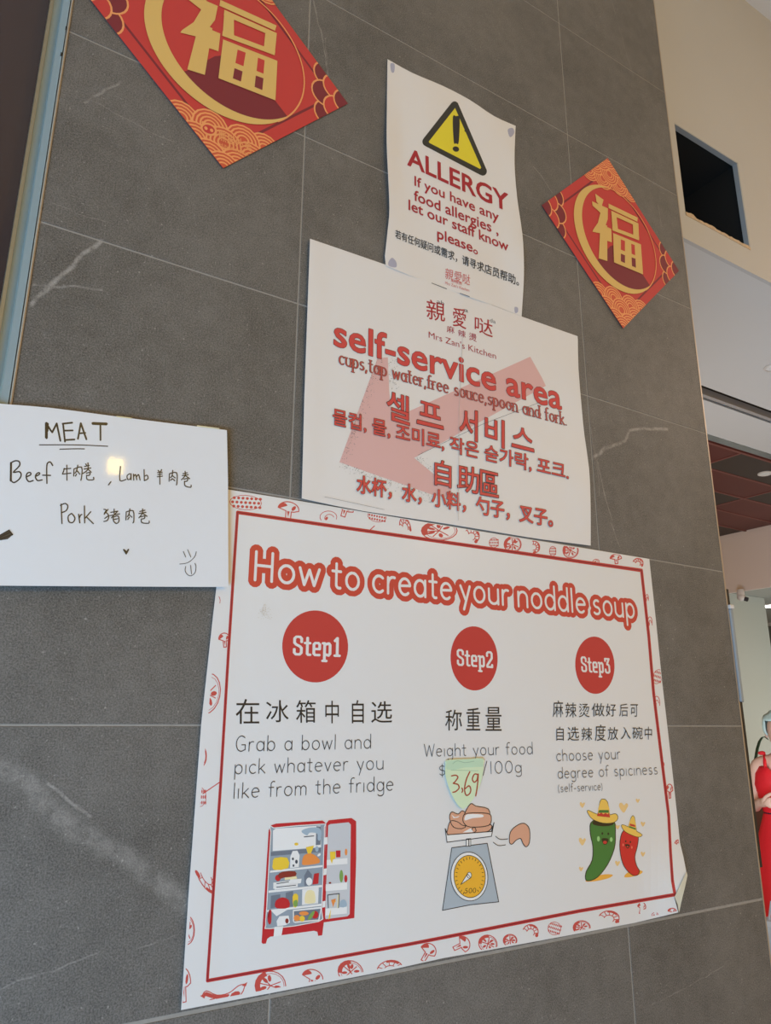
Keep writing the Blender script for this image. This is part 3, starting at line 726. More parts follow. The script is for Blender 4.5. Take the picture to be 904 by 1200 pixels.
DO = [('corn', 288, 589, 17, 9, .06), ('mushroom', 338, 598, 13, 11, .2), ('curl', 385, 606, 11, 8, 0), ('mushroom', 404, 597, 11, 9, .4), ('corn', 442, 605, 10, 7, .2), ('prawn', 475, 617, 6, 11, -.3),
      ('tomato', 515, 622, 21, 11, 0), ('prawn', 553, 628, 9, 9, .4), ('corn', 579, 636, 5, 6, 0), ('tomato', 601, 638, 10, 9, 0), ('prawn', 626, 641, 7, 7, 1), ('corn', 648, 646, 3.5, 6, 0), ('tomato', 669, 645, 9, 9, 0),
      ('curl', 699, 658, 4, 3, 0), ('mushroom', 722, 655, 7, 6, 0), ('prawn', 748, 660, 6, 6, 0),
      ('curl', 251, 704, 8, 9, 0), ('mushroom', 263, 750, 7, 9, 0), ('tomato', 243, 813, 15, 24, .2), ('tomato', 235, 886, 7, 13, 0), ('corn', 234, 934, 7, 12, 0), ('prawn', 243, 1029, 9, 22, 2.6), ('tomato', 219, 1090, 9, 17, 0), ('mushroom', 215, 1154, 9, 22, 0),
      ('sausage', 262, 1163, 25, 13, 0), ('tomato', 317, 1155, 18, 17, 0), ('mushroom', 366, 1147, 13, 12, .3), ('tomato', 411, 1139, 15, 13, .4), ('prawn', 457, 1136, 15, 11, -.2), ('mushroom', 501, 1116, 10, 12, .6),
      ('mushroom', 541, 1107, 10, 11, 1.2), ('tomato', 572, 1106, 11, 10, .5), ('tomato', 598, 1102, 8, 7, 0), ('prawn', 622, 1092, 9, 9, 0), ('corn', 650, 1088, 7, 8, .3), ('tomato', 682, 1087, 10, 8, 0), ('prawn', 714, 1076, 12, 9, 0), ('mushroom', 752, 1064, 5, 7, .3), ('curl', 768, 1072, 4, 3, 0), ('mushroom', 788, 1068, 5, 4, 0),
      ('curl', 758.5, 702, 2, 6, 0), ('curl', 762, 730, 3, 8, 0), ('corn', 771, 793, 5, 9, .3), ('curl', 770, 824, 4, 9, 0), ('curl', 776, 896, 3, 4, 0), ('mushroom', 785, 927, 4, 9, 0), ('prawn', 795, 990, 4, 6, 0)]
sketch = mat('ink_sketch', alb(178, 66, 58), .45)
for i, (k, x, y, a, b, r) in enumerate(DO): bg.part('food_drawing', doodle(k, x, y, a, b, r, i), sketch, up=0)
bg.lay += 1
bg.part('food_drawing', stroke([(257, 917), (238, 930)], nib(.6)) + stroke(T6([(700, 158), (720, 140)]), nib(.6)), sketch)
B_in = [(278.4, 600.5), (752, 668.5), (760.5, 745), (766.2, 812), (775.5, 888), (783.9, 956), (786, 998), (788.3, 1032), (791.2, 1048.3), (679, 1067.6), (480, 1106.4), (243, 1149.2), (258.5, 920), (268, 760)]
def dense(L, st=9):
    o = []
    for a, b in zip(L, L[1:] + L[:1]):
        n = max(1, int(math.hypot(b[0] - a[0], b[1] - a[1]) / st)); o += [(a[0] + (b[0] - a[0]) * i / n, a[1] + (b[1] - a[1]) * i / n) for i in range(n)]
    return o
bg.part('inner_panel', [B_in], poster_m, 8, up=4)
border_q = lambda r: [p for p in stroke(dense(B_in), nib(r * .82, r, 10), True)]
bg.part('red_border', border_q(2.1), ink_red); bg.part('border_line', border_q(.65), ink_dkred, label='darker line inside the red border')
whitei = mat('ink_white', (.80, .79, .785, 1), .4)
HALO = mat('ink_title_red', alb(178, 58, 46), .38)
def base_y(x): return 679.3 + (x - 297) * .1002
words = [('How', 297, 375, 33, 32), ('to', 389.5, 421.5, 31.5, 31), ('create', 436.5, 530, 31, 29.5), ('your', 539.5, 597, 29, 28), ('noddle', 607, 687, 28, 26.5), ('soup', 695.5, 744.5, 26.5, 25.5)]
LAYT = bg.lay
for wd_, xa1, xb1, ca, cb in words:
    bg.lay = LAYT
    bg.pen('title_lettering', wd_, line_quad((xa1, base_y(xa1)), (xb1, base_y(xb1)), ca, cb), whitei, .056, halo=.265, halo_m=HALO, label='white rounded title word on a red backing')
# step badges
for n_, (x, y, rx, ry), L, R, c1, c2 in (('1', (369.4, 757.6, 38.6, 42.2), (343.6, 766.6), (398.5, 768.6), 20.5, 20.5), ('2', (555.7, 771.6, 27.6, 37.6), (536.0, 778.9), (577.8, 781.9), 17.3, 17.3), ('3', (697.3, 779.6, 23.0, 33.6), (681.9, 786.3), (715.5, 788.5), 16.2, 16.2)):
    bg.lay = LAYT
    bg.part('step_badge', [ell(x, y, rx, ry, -.05, 48)], ink_red, 12, 'red round badge reading Step' + n_)
    bg.pen('badge_lettering', 'Step' + n_, line_quad(L, R, c1, c2), whitei, (.100, .075), font=SLAB)
LAY0 = bg.lay
# body text
def thin(body, z, L, R, a, b, s_): bg.pen('lettering', body, LQ(z, L, R, a, b, s_), ink_text, .032)
Z2b = Zc(480, 820, 4.6125)
def hand(chars, z, boxes, m=ink_black, off=0.0):
    for ch, (x0, y0, x1, y1) in zip(chars, boxes): bg.text('chinese_lettering', ch, z([(x0, y1), (x1, y1), (x1, y0), (x0, y0)]), m, off, 'box')
hand('在冰箱中自选', T8, [(230, 118, 313, 206), (337, 122, 417, 200), (443, 122, 512, 202), (546, 124, 594, 204), (640, 122, 682, 204), (708, 126, 782, 202)])
thin('Grab a bowl and', T8, (228, 303), (708, 292), 54, 50, 3.0133); thin('pick whatever you', T8, (224, 383), (752, 366), 52, 50, 3.0133); thin('like from the fridge', T8, (220, 469), (787, 440), 54, 50, 3.0133)
hand('称重量', Z2b, [(193, 54, 283, 166), (306, 44, 382, 166), (410, 40, 497, 168)])
thin('Weight your food', Z2b, (78, 307), (667, 293), 66, 64, 4.6125); thin('$', Z2b, (158, 412), (195, 411), 60, 60, 4.6125); thin('/100g', Z2b, (395, 402), (607, 392), 66, 62, 4.6125)
hand('麻辣烫做好后可', R3, [(38, 100, 96, 194), (108, 112, 170, 196), (184, 118, 244, 194), (256, 116, 328, 190), (336, 118, 392, 190), (412, 118, 460, 190), (474, 122, 516, 192)], off=-.003)
hand('自选辣度放入碗中', R3, [(57, 248, 98, 326), (120, 248, 184, 326), (198, 252, 258, 326), (274, 236, 334, 328), (346, 250, 404, 322), (420, 250, 474, 318), (484, 248, 542, 318), (554, 248, 594, 320)], off=-.003)
thin('choose your', R3, (57, 441), (418, 428), 64, 62, 4.8); thin('degree of spiciness', R3, (65, 539), (628, 514), 62, 60, 4.8)
bg.pen('lettering', '(self-service)', LQ(R3, (65, 616), (318, 603), 46, 42, 4.8), ink_text, .036)
bg.lay = LAY0
# fridge picture
Fz = Zc(290, 940, 6.0267)
def fcol(name, r, g, b): return mat('print_' + name, alb(r, g, b, (200, 208, 218)), .42)
fr = fcol('fridge_red', 168, 34, 46); fin = fcol('fridge_inside', 128, 146, 166); fwh = fcol('shelf_white', 205, 214, 224); flt = fcol('door_inside', 176, 186, 200); fdk = fcol('slate', 96, 110, 130)
fye = fcol('food_yellow', 220, 184, 60); fog = fcol('food_orange', 206, 132, 70); fgr = fcol('food_green', 110, 150, 80); fbr = fcol('food_brown', 120, 44, 40); fbl = fcol('sky_blue', 140, 166, 190); fpk = fcol('food_cream', 226, 206, 170)
def pic(name, polys, m, label=None):
    if name.endswith('food_drawing') or name in ('shelf', 'shelf_shade'):      # each painted item is a piece of its own
        l0 = bg.lay
        for i, p in enumerate(polys): bg.lay = l0; bg.part(name, [Fz(p)], m, None)
        return
    return bg.part(name, [Fz(p) for p in polys], m, None, label)
pic('fridge_drawing', [[(108, 1000), (100, 990), (150, 200), (165, 165), (200, 152), (530, 130), (550, 145), (552, 400), (540, 842), (528, 940), (500, 944), (494, 915), (470, 908), (160, 950), (140, 965), (130, 998)],
    [(556, 150), (575, 128), (735, 112), (768, 135), (768, 400), (755, 818), (530, 850), (548, 600)]], fr, 'printed picture of an open red fridge')
pic('fridge_interior', [smooth([(165, 210), (185, 182), (520, 155), (542, 175), (538, 330), (522, 760), (500, 842), (160, 892), (128, 868), (135, 740)], 2)], fin)
pic('fridge_door_inside', [[(570, 165), (585, 155), (715, 142), (730, 158), (722, 790), (705, 806), (552, 826), (548, 812)]], flt)
pic('freezer_box', [[(180, 200), (200, 186), (515, 165), (520, 318), (178, 345)]], fwh)
pic('shelf', [[(160, 484), (530, 444), (530, 458), (158, 498)], [(150, 624), (526, 584), (526, 600), (148, 640)], [(140, 762), (522, 716), (522, 732), (138, 776)],
     [(560, 408), (706, 394), (706, 436), (560, 446)], [(553, 580), (704, 566), (704, 616), (552, 628)], [(551, 752), (702, 738), (702, 786), (550, 800)],
     [(322, 762), (520, 740), (505, 835), (325, 850)]], fwh)
pic('shelf_shade', [[(165, 352), (520, 322), (518, 352), (165, 380)], [(166, 660), (232, 650), (228, 740), (162, 750)], [(270, 640), (322, 626), (322, 735), (270, 742)], [(400, 520), (425, 475), (455, 510), (452, 588), (402, 590)], [(486, 170), (518, 172), (516, 300), (482, 304)], [(328, 770), (516, 752), (500, 828), (330, 842)]], fdk)
pic('ice_drawing', [smooth([(380, 205), (430, 182), (500, 180), (522, 215), (512, 270), (496, 262), (492, 222), (440, 215), (420, 235)], 3), ell(490, 330, 12, 20)], fbl)
pic('yellow_food_drawing', [smooth([(178, 432), (190, 395), (280, 392), (288, 465), (185, 478)], 2), [(412, 318), (470, 306), (448, 362), (425, 362)], [(582, 350), (622, 348), (620, 400), (604, 402), (596, 435), (584, 405)], smooth([(318, 668), (335, 645), (358, 660), (350, 735), (325, 738)], 2), ell(385, 822, 20, 20), ell(345, 296, 14, 10), [(592, 700), (612, 684), (626, 700), (600, 720)], [(590, 750), (576, 800), (570, 830), (584, 815)]], fye)
pic('orange_food_drawing', [smooth([(385, 425), (400, 375), (450, 362), (500, 395), (505, 430), (400, 445)], 3), ell(348, 818, 22, 22), ell(398, 785, 34, 15), [(590, 690), (625, 680), (605, 742)], ell(696, 352, 9, 24)], fog)
pic('white_food_drawing', [[(302, 385), (318, 345), (352, 342), (368, 375), (362, 458), (300, 466)], ell(435, 560, 22, 28), [(182, 568), (300, 552), (300, 592), (182, 612)], [(300, 545), (382, 540), (376, 572), (300, 580)], [(190, 590), (355, 572), (355, 598), (190, 618)],
      [(205, 840), (225, 805), (290, 800), (300, 850), (270, 868), (210, 876)], [(190, 880), (252, 874), (240, 940), (184, 948)], [(170, 770), (290, 755), (205, 805)], [(388, 618), (500, 604), (496, 712), (386, 724)], ell(505, 372, 14, 8, -.7)], fwh)
pic('cream_food_drawing', [smooth([(405, 712), (410, 640), (435, 620), (470, 630), (480, 690), (470, 712)], 2), [(262, 530), (345, 522), (350, 540), (262, 550)], [(636, 655), (650, 650), (642, 745), (632, 748)]], fpk)
pic('red_food_drawing', [smooth([(195, 740), (200, 695), (245, 672), (290, 690), (295, 742), (230, 752)], 2), smooth([(160, 760), (150, 830), (170, 862), (160, 850), (142, 820), (148, 770)], 2), [(470, 505), (505, 500), (500, 575), (458, 582)], ell(476, 795, 25, 27), [(624, 342), (656, 340), (656, 388), (626, 390)], ell(694, 540, 11, 26), ell(215, 535, 20, 22), smooth([(150, 770), (168, 765), (166, 850), (150, 860), (140, 820)], 3)], fr)
pic('brown_food_drawing', [smooth([(215, 515), (245, 492), (335, 488), (338, 522), (260, 532), (230, 540)], 2), ell(278, 838, 12, 18), ell(582, 570, 9, 7)], fbr)
pic('green_food_drawing', [ell(662, 522, 13, 44), ell(450, 800, 12, 38, .6), smooth([(325, 700), (350, 690), (352, 732), (328, 735)], 2)], fgr)
pic('dark_detail_drawing', [p for a in ([(566, 655), (648, 645), (642, 745)], [(400, 245), (468, 238)]) for p in stroke(a, nib(3, 3, 6))] + [p for a in ([(205, 575), (290, 562)], [(205, 600), (340, 586)]) for p in stroke(a, nib(1.6, 2.6, 4))] + [ell(320, 400, 7, 10), ell(345, 420, 9, 14), [(318, 440), (330, 440), (330, 455), (318, 455)]] + [p for p in stroke([(566, 655), (570, 745)], nib(3))], mat('print_navy', (.05, .07, .10, 1), .4))
pic('blue_food_drawing', [smooth([(652, 740), (655, 700), (680, 686), (698, 705), (698, 736)], 2)], fbl)
pic('interior_outline', [p for p in stroke(smooth([(165, 210), (185, 182), (520, 155), (542, 175), (538, 330), (522, 760), (500, 842), (160, 892), (128, 868), (135, 740)], 2), nib(3.2), True)] + [p for p in stroke([(322, 762), (520, 740), (505, 835), (335, 850), (322, 838)], nib(2.4), True)] + [p for p in stroke([(388, 618), (500, 604), (496, 712), (386, 724)], nib(2.4), True)]
    + [[(540, 250), (564, 246), (564, 296), (538, 300)], [(538, 470), (560, 466), (556, 512), (536, 516)], [(530, 700), (550, 696), (548, 740), (528, 744)]], fwh)
bg.lay = LAY0
# scale picture
def sp2(name, polys, m, label=None): return bg.part(name, [Z2b(p) for p in polys], m, None, label)
ol = lambda L, k=2.2, cl=True: stroke(L, nib(k, k, 6), cl)
sausage_m = mat('print_sausage', alb(196, 140, 112), .42); gl = mat('print_gloss', alb(225, 215, 208), .4)
S1 = smooth([(300, 610), (330, 562), (360, 575), (425, 590), (430, 640), (380, 645), (300, 640)], 3); S2 = smooth([(216, 640), (228, 606), (262, 618), (285, 600), (310, 625), (300, 690), (240, 690)], 3)
S3 = smooth([(288, 640), (310, 614), (420, 614), (442, 640), (425, 680), (330, 688), (296, 670)], 3); S4 = smooth([(206, 700), (222, 655), (260, 660), (290, 680), (345, 685), (350, 718), (215, 732)], 3); S5 = smooth([(345, 690), (440, 675), (428, 710), (350, 720)], 3)
S6 = smooth([(540, 770), (545, 715), (580, 680), (620, 668), (648, 700), (648, 770), (630, 795), (612, 775), (600, 750), (575, 760), (555, 780)], 3)
TR_ = [(192, 696), (205, 730), (442, 712), (456, 664), (442, 738), (202, 770)]
sp2('scale_drawing', [[(228, 800), (420, 776), (482, 1092), (330, 1108), (178, 1138)]], mat('print_steel_blue', alb(150, 164, 178, (200, 204, 210)), .42), 'printed picture of a blue kitchen scale with a yellow dial')
sp2('drawing_outline', ol([(228, 800), (420, 776), (482, 1092), (330, 1108), (178, 1138)]), ink_black)
sp2('sausage_drawing', [S4, S5, S2], sausage_m); sp2('drawing_outline', ol(S4) + ol(S5) + ol(S2), ink_black)
sp2('sausage_drawing', [S1], sausage_m); sp2('sausage_drawing', [S6], sausage_m); sp2('drawing_outline', ol(S1) + ol(S6), ink_black)
sp2('sausage_drawing', [S3], sausage_m); sp2('drawing_outline', ol(S3), ink_black)
sp2('gloss_drawing', [smooth([(298, 635), (315, 618), (390, 620), (395, 634), (340, 640), (300, 652)], 3), [(225, 620), (245, 635), (270, 628), (262, 636), (238, 640)], [(285, 718), (330, 694), (345, 715)]], gl)
sp2('tray_drawing', [TR_, [(306, 752), (330, 750), (330, 790), (306, 792)]], fwh); sp2('drawing_outline', ol(TR_) + ol([(306, 752), (330, 750), (330, 790), (306, 792)], 1.8) + ol([(320, 752), (320, 788)], 3, False) + ol(smooth([(465, 738), (490, 755), (530, 752)], 3, False), 1.8, False) + ol(smooth([(452, 770), (480, 788), (518, 784)], 3, False), 1.8, False), ink_black)
sp2('dial_drawing', [ell(322, 955, 100, 132, -.08, 40)], fwh)
sp2('dial_drawing', [ell(324, 955, 85, 114, -.08, 40)], mat('print_dial_amber', alb(214, 154, 44), .42))
tick = []
for k in range(28):
    a = k * PI / 14; c_, s_ = math.cos(a), math.sin(a)
    if 1.1 < a < 2.0: continue
    tick += stroke([(324 + 78 * c_, 955 + 105 * s_), (324 + 68 * c_, 955 + 93 * s_)], nib(1.6, 1.6, 6))
sp2('drawing_outline', ol(ell(322, 955, 100, 132, -.08, 40), 1.8) + ol(ell(324, 955, 85, 114, -.08, 40), 1.8) + tick, ink_black)
bg.text('drawing_lettering', '500', Z2b([(296, 1046), (358, 1044), (360, 1016), (300, 1018)]), ink_black, -.01)
sp2('needle_drawing', [[(276, 998), (312, 940), (330, 962)], ell(322, 948, 12, 16)], fwh); sp2('drawing_outline', ol([(276, 998), (312, 940), (330, 962)], 1.6) + ol(ell(322, 948, 12, 16), 1.6), ink_black)
bg.lay = LAY0
# chilli picture
def ch(name, polys, m, label=None): return bg.part(name, [R3(p) for p in polys], m, None, label)
pk = lambda n, r, g, b: mat('print_' + n, alb(r, g, b, (204, 194, 190)), .42)
g1 = pk('chilli_green', 62, 104, 46); r1 = pk('chilli_red', 184, 40, 36); y1 = pk('straw', 214, 168, 76); h1 = pk('heart', 210, 170, 112); dk = pk('chilli_outline', 44, 36, 20); am = pk('amber_shade', 214, 150, 60); rb = pk('hat_red', 176, 50, 40)
ch('shade_drawing', [smooth([(222, 1118), (250, 1095), (330, 1078), (376, 1082), (350, 1100), (280, 1116)], 3), smooth([(440, 1092), (460, 1068), (520, 1055), (544, 1064), (520, 1082), (470, 1094)], 3)], am)
def heart(x, y, s): return smooth([(x, y + s * 1.3), (x - s * .95, y), (x - s * .8, y - s * .8), (x - s * .3, y - s * .8), (x + .1 * s, y - s * .3), (x + s * .6, y - s * .8), (x + s, y - s * .4), (x + s * .8, y + .2 * s)], 3)
for hp in (heart(204, 685, 15), heart(436, 698, 26), heart(516, 662, 11), heart(545, 793, 13), heart(403, 810, 12), heart(204, 890, 20), heart(545, 962, 13), heart(402, 1014, 14), heart(197, 1046, 12)):
    l0 = bg.lay; ch('heart_drawing', [hp], h1); bg.lay = l0
G = smooth([(254, 790), (300, 770), (378, 778), (388, 850), (382, 930), (345, 1020), (290, 1090), (240, 1112), (224, 1100), (230, 1060), (262, 1000), (266, 920), (252, 850)], 3)
Rr = smooth([(436, 835), (480, 830), (516, 862), (512, 920), (498, 980), (508, 1030), (524, 1060), (510, 1082), (480, 1076), (440, 1030), (420, 960), (418, 890)], 3)
ch('chilli_outline', stroke(G, nib(5, 5, 8), True) + stroke(Rr, nib(4, 4, 8), True), dk); ch('green_chilli_drawing', [G], g1, 'printed smiling green chilli in a straw hat'); ch('red_chilli_drawing', [Rr], r1, 'printed smiling red chilli in a straw hat')
ch('chilli_shade', [smooth([(262, 785), (300, 765), (378, 772), (376, 800), (320, 808), (270, 800)], 2)], dk)
ch('hat_outline', stroke(smooth([(234, 728), (240, 720), (285, 740), (345, 748), (390, 738), (403, 762), (380, 785), (320, 788), (260, 765)], 3), nib(3), True) + stroke(smooth([(292, 745), (305, 668), (322, 656), (345, 672), (358, 752)], 2, False), nib(3)) + stroke(smooth([(426, 810), (440, 802), (530, 848), (536, 862), (510, 866), (450, 840)], 3), nib(2.6), True) + stroke(smooth([(462, 818), (480, 758), (496, 756), (508, 836)], 2, False), nib(2.6)), dk)
ch('hat_drawing', [smooth([(234, 728), (240, 720), (285, 740), (345, 748), (390, 738), (403, 762), (380, 785), (320, 788), (260, 765)], 3), smooth([(292, 745), (305, 668), (322, 656), (345, 672), (358, 752)], 2), smooth([(426, 810), (440, 802), (530, 848), (536, 862), (510, 866), (450, 840)], 3), smooth([(462, 818), (480, 758), (496, 756), (508, 836)], 2)], y1)
ch('hat_band_drawing', [[(298, 716), (352, 716), (354, 732), (294, 732)], [(468, 806), (504, 818), (505, 828), (465, 814)]], g1); ch('hat_band_drawing', [[(290, 732), (300, 738), (310, 730), (322, 740), (334, 732), (346, 740), (354, 732), (360, 758), (286, 750)], [(472, 792), (500, 800), (502, 812), (470, 804)]], rb)
ch('face_drawing', [ell(316, 848, 5, 7), ell(350, 850, 5, 7), smooth([(314, 876), (350, 878), (345, 902), (330, 912), (318, 900)], 3), ell(448, 892, 4, 6), ell(474, 896, 4, 6), smooth([(446, 908), (470, 912), (466, 928), (456, 932), (448, 922)], 3)], dk)
ch('tongue_drawing', [ell(331, 898, 11, 9), ell(458, 922, 6, 5)], rb); ch('cheek_drawing', [ell(294, 878, 8, 15), ell(366, 882, 8, 13)], pk('cheek_green', 140, 176, 110)); ch('cheek_drawing', [ell(433, 912, 4, 8), ell(482, 926, 4, 8)], pk('cheek_pink', 214, 110, 90))
bg.part('smudge', [ell(309 + rs.gauss(0, 3.5), 717 + rs.gauss(0, 4.5), .5, .35, n=6) for _ in range(60)], mat('smudge', (.62, .56, .47, 1), .6))
# corner of the poster curling forward, back of the paper showing
def h_flap(X, Z): return h_big(X, Z) + .002
fl_ = bg._mesh('curled_corner', [([(804.9, 1021.5), (806, 1026), (803, 1040), (800, 1052), (796, 1069.5), (794.5, 1060), (790.8, 1051)], 0)], mat('paper_back', (.68, .65, .52, 1), .4), 6, 4, bg.root, h_flap)
fl_['label'] = 'cream back of the paper at the curled corner'
bg.part('corner_mark', [[(795.2, 1049), (799.5, 1047.5), (797, 1054.5), (794.5, 1052)]], mat('corner_mark', (.20, .20, .16, 1), .6))

# ------------------------------------------------------------------ price sticker on the poster
def h_stick(X, Z): return h_big(X, Z) + .0035
stk = Sheet('price_sticker', smooth(Z2b([(198, 328), (250, 322), (320, 320), (398, 316), (402, 350), (396, 410), (376, 478), (340, 545), (290, 592), (246, 545), (212, 470), (194, 400), (196, 350)]), 2),
            h_stick, mat('green_paper', alb(190, 206, 174, (205, 203, 202)), .5), 'pale green shield-shaped sticker with 3.69 handwritten, stuck over the poster price', 'sticker', 8)
tape = mat('tape_green', alb(172, 198, 172, (205, 203, 202)), .25)
stk.part('tape', [Z2b([(196, 330), (398, 318), (400, 362), (300, 366), (240, 380), (200, 376)])], tape, label='glossy tape along the top')
stk.part('tape_edge', stroke(Z2b(smooth([(235, 345), (260, 330), (300, 340), (350, 332)], 3, False)), nib(.35)) + stroke(Z2b([(225, 380), (372, 384)]), nib(.25)), mat('tape_dark', alb(130, 164, 140, (205, 203, 202)), .4))
pr = mat('ink_marker_brown', alb(150, 62, 40, (205, 203, 202)), .5)
stk.part('handwriting', [q for L in ([(228, 412), (250, 408), (262, 420), (245, 445), (238, 452), (262, 458), (268, 478), (250, 496), (235, 500)], [(284, 478), (288, 490), (284, 500)], [(326, 390), (308, 430), (298, 480), (306, 516), (325, 508), (332, 485), (322, 465), (303, 480)], [(370, 405), (352, 402), (340, 428), (350, 446), (366, 432), (370, 404)], [(372, 402), (368, 460), (358, 520)])
        for q in stroke(Z2b(smooth(L, 3, False)), nib(.75))], pr, label='brown handwritten price 3.69')

# ------------------------------------------------------------------ MEAT sheet
def h_meat(X, Z): return .011 + .0015 * math.sin(X * 14) + .0015 * sstep((X + .16) / .08)
M5 = Zc(0, 460, 3.2286); Ma = Zc(0, 490, 6.696); Mb = Zc(110, 500, 5.65)
meat_out = smooth([(-32, 469), (0, 473), (60, 478), (140, 488.5), (200, 496), (266, 504)], 3, False) + [(267.3, 560), (267.6, 640), (268, 687.8)] + [(200, 687.6), (100, 687), (-30, 686)]
me_ = Sheet('meat_list', meat_out, h_meat, mat('laminated_paper', (.80, .80, .81, 1), .6, coat=.035, crough=.05, noise=.01, scale=60, bump=.12, spec=.25), 'white laminated MEAT list handwritten in black marker, at the left edge', 'sign', 12, thick=.0007)
mk = mat('marker_black', (.012, .012, .014, 1), .35)
def hw(z, Ls, k=.85, name='handwriting', sm=True):
    k *= 1.3
    return me_.part(name, [q for L in Ls for q in stroke(z(smooth(L, 3, False) if sm and len(L) > 2 else L), nib(k))], mk)
hw(Ma, [[(368, 40), (366, 158)], [(376, 45), (373, 100)], [(362, 40), (395, 92), (410, 112)], [(410, 112), (445, 42)], [(445, 42), (474, 178)], [(495, 45), (510, 184)], [(492, 44), (566, 36)], [(508, 98), (570, 97)], [(510, 172), (584, 168)], [(612, 162), (634, 40)], [(634, 40), (678, 166)], [(624, 120), (668, 116)], [(788, 48), (789, 172)]], .85, 'heading', False)
hw(Ma, [[(730, 42), (834, 46)], [(364, 42), (364, 150)]], 1.4, 'heading', False)
hw(Ma, [[(310, 210), (560, 210), (700, 214), (845, 221)], [(470, 244), (600, 241), (662, 242)]], .5, 'underline')
hw(Ma, [[(88, 350), (85, 420), (88, 495)], [(84, 352), (120, 335), (150, 342), (152, 375), (105, 425), (150, 420), (166, 445), (150, 480), (110, 506), (86, 490)], [(205, 462), (240, 445), (238, 428), (215, 432), (205, 465), (225, 498), (260, 490)], [(285, 455), (310, 440), (305, 428), (285, 440), (278, 465), (295, 490), (330, 485)],
        [(413, 372), (395, 345), (372, 355), (366, 400), (368, 512)], [(335, 448), (396, 450)]], .62)
hw(Ma, [[(86, 352), (84, 490)]], .95)
hw(Ma, [[(505, 395), (498, 420), (492, 432)], [(500, 400), (555, 395)], [(490, 440), (556, 432)], [(524, 370), (525, 488)], [(580, 400), (578, 455)], [(580, 400), (640, 385), (640, 460), (634, 488)], [(610, 370), (600, 415), (588, 432)], [(606, 415), (626, 440)], [(600, 440), (592, 455)],
        [(664, 380), (700, 372)], [(660, 400), (712, 392)], [(690, 352), (688, 405), (650, 435)], [(690, 400), (715, 425)], [(672, 360), (680, 372)], [(678, 432), (705, 428), (702, 448), (680, 450)], [(680, 448), (684, 482), (732, 484), (734, 465)], [(870, 500), (852, 524)]], .52)
hw(Ma, [[(480, 675), (482, 750), (486, 828)], [(474, 685), (510, 670), (532, 690), (520, 725), (485, 742)], [(562, 748), (535, 770), (540, 812), (570, 820), (588, 785), (562, 748)], [(616, 755), (626, 822)], [(620, 790), (632, 762), (642, 757)], [(662, 690), (664, 822)], [(712, 735), (668, 785)], [(680, 778), (732, 828)]], .55)
hw(Mb, [[(176, 264), (172, 356), (212, 350)], [(238, 312), (220, 325), (224, 350), (242, 345), (246, 312), (246, 352)], [(262, 315), (264, 354)], [(264, 330), (276, 318), (284, 352)], [(284, 330), (296, 318), (306, 354)], [(332, 285), (334, 356)], [(334, 330), (352, 322), (358, 345), (334, 358)], [(108, 370), (96, 386)],
        [(426, 290), (434, 300)], [(448, 285), (442, 300)], [(422, 305), (452, 302)], [(424, 318), (452, 314)], [(420, 332), (454, 328)], [(436, 300), (437, 382)],
        [(500, 312), (498, 362)], [(500, 312), (548, 306), (550, 370), (546, 386)], [(522, 290), (518, 325), (508, 338)], [(520, 325), (538, 340)], [(518, 345), (508, 356)], [(520, 345), (536, 358)],
        [(590, 312), (618, 306)], [(586, 325), (624, 318)], [(604, 296), (604, 325), (580, 352)], [(606, 325), (634, 345)], [(596, 348), (620, 344), (618, 360), (600, 364)], [(600, 362), (604, 392), (640, 402), (644, 388)]], .5)
hw(Mb, [[(66, 548), (82, 552), (70, 572)], [(94, 548), (68, 580)], [(78, 565), (98, 590), (90, 620), (66, 628)], [(96, 590), (72, 608)], [(112, 568), (158, 560)], [(134, 546), (134, 575)], [(106, 590), (170, 578)], [(156, 562), (116, 604)], [(128, 600), (160, 592), (166, 625), (150, 642), (130, 625), (128, 600)], [(132, 615), (158, 610)],
        [(214, 565), (212, 618)], [(214, 565), (260, 558), (264, 625), (258, 638)], [(238, 545), (232, 580), (222, 596)], [(236, 585), (252, 600)], [(234, 600), (224, 615)],
        [(304, 562), (338, 554)], [(298, 576), (344, 568)], [(322, 545), (320, 576), (298, 604)], [(322, 574), (352, 594)], [(310, 598), (336, 592), (334, 608), (314, 612)], [(314, 612), (318, 636), (362, 640), (366, 626)]], .5)
hw(Mb, [[(198, 815), (214, 842)], [(206, 820), (216, 838), (228, 814)], [(200, 818), (214, 832), (222, 824)]], .7, 'heart_mark', False)
hw(Mb, [[(592, 826), (608, 864)], [(620, 814), (642, 864)], [(678, 828), (665, 865), (620, 902), (568, 910)], [(608, 925), (604, 955), (620, 980), (645, 988), (670, 965), (676, 925), (668, 905)], [(640, 918), (646, 975)]], .28, 'smiley_drawing')
me_.part('marker_block', [Ma([(-6, 937), (0, 916), (70, 876), (100, 915), (60, 950), (0, 960)])], mat('marker_scribble', (.05, .05, .055, 1), .4)); hw(Ma, [[(0, 920), (72, 880)], [(70, 880), (98, 915)], [(98, 915), (0, 950)], [(0, 935), (80, 895)]], .6, 'handwriting', False)
tp = mat('yellow_tape', (.62, .60, .44, 1), .15, coat=.4)
me_.part('tape', [M5([(440, 89), (498, 96), (498, 100), (440, 93)]), M5([(745, 124), (830, 135), (830, 140), (745, 129)])], tp, label='yellowed tape along the top edge')

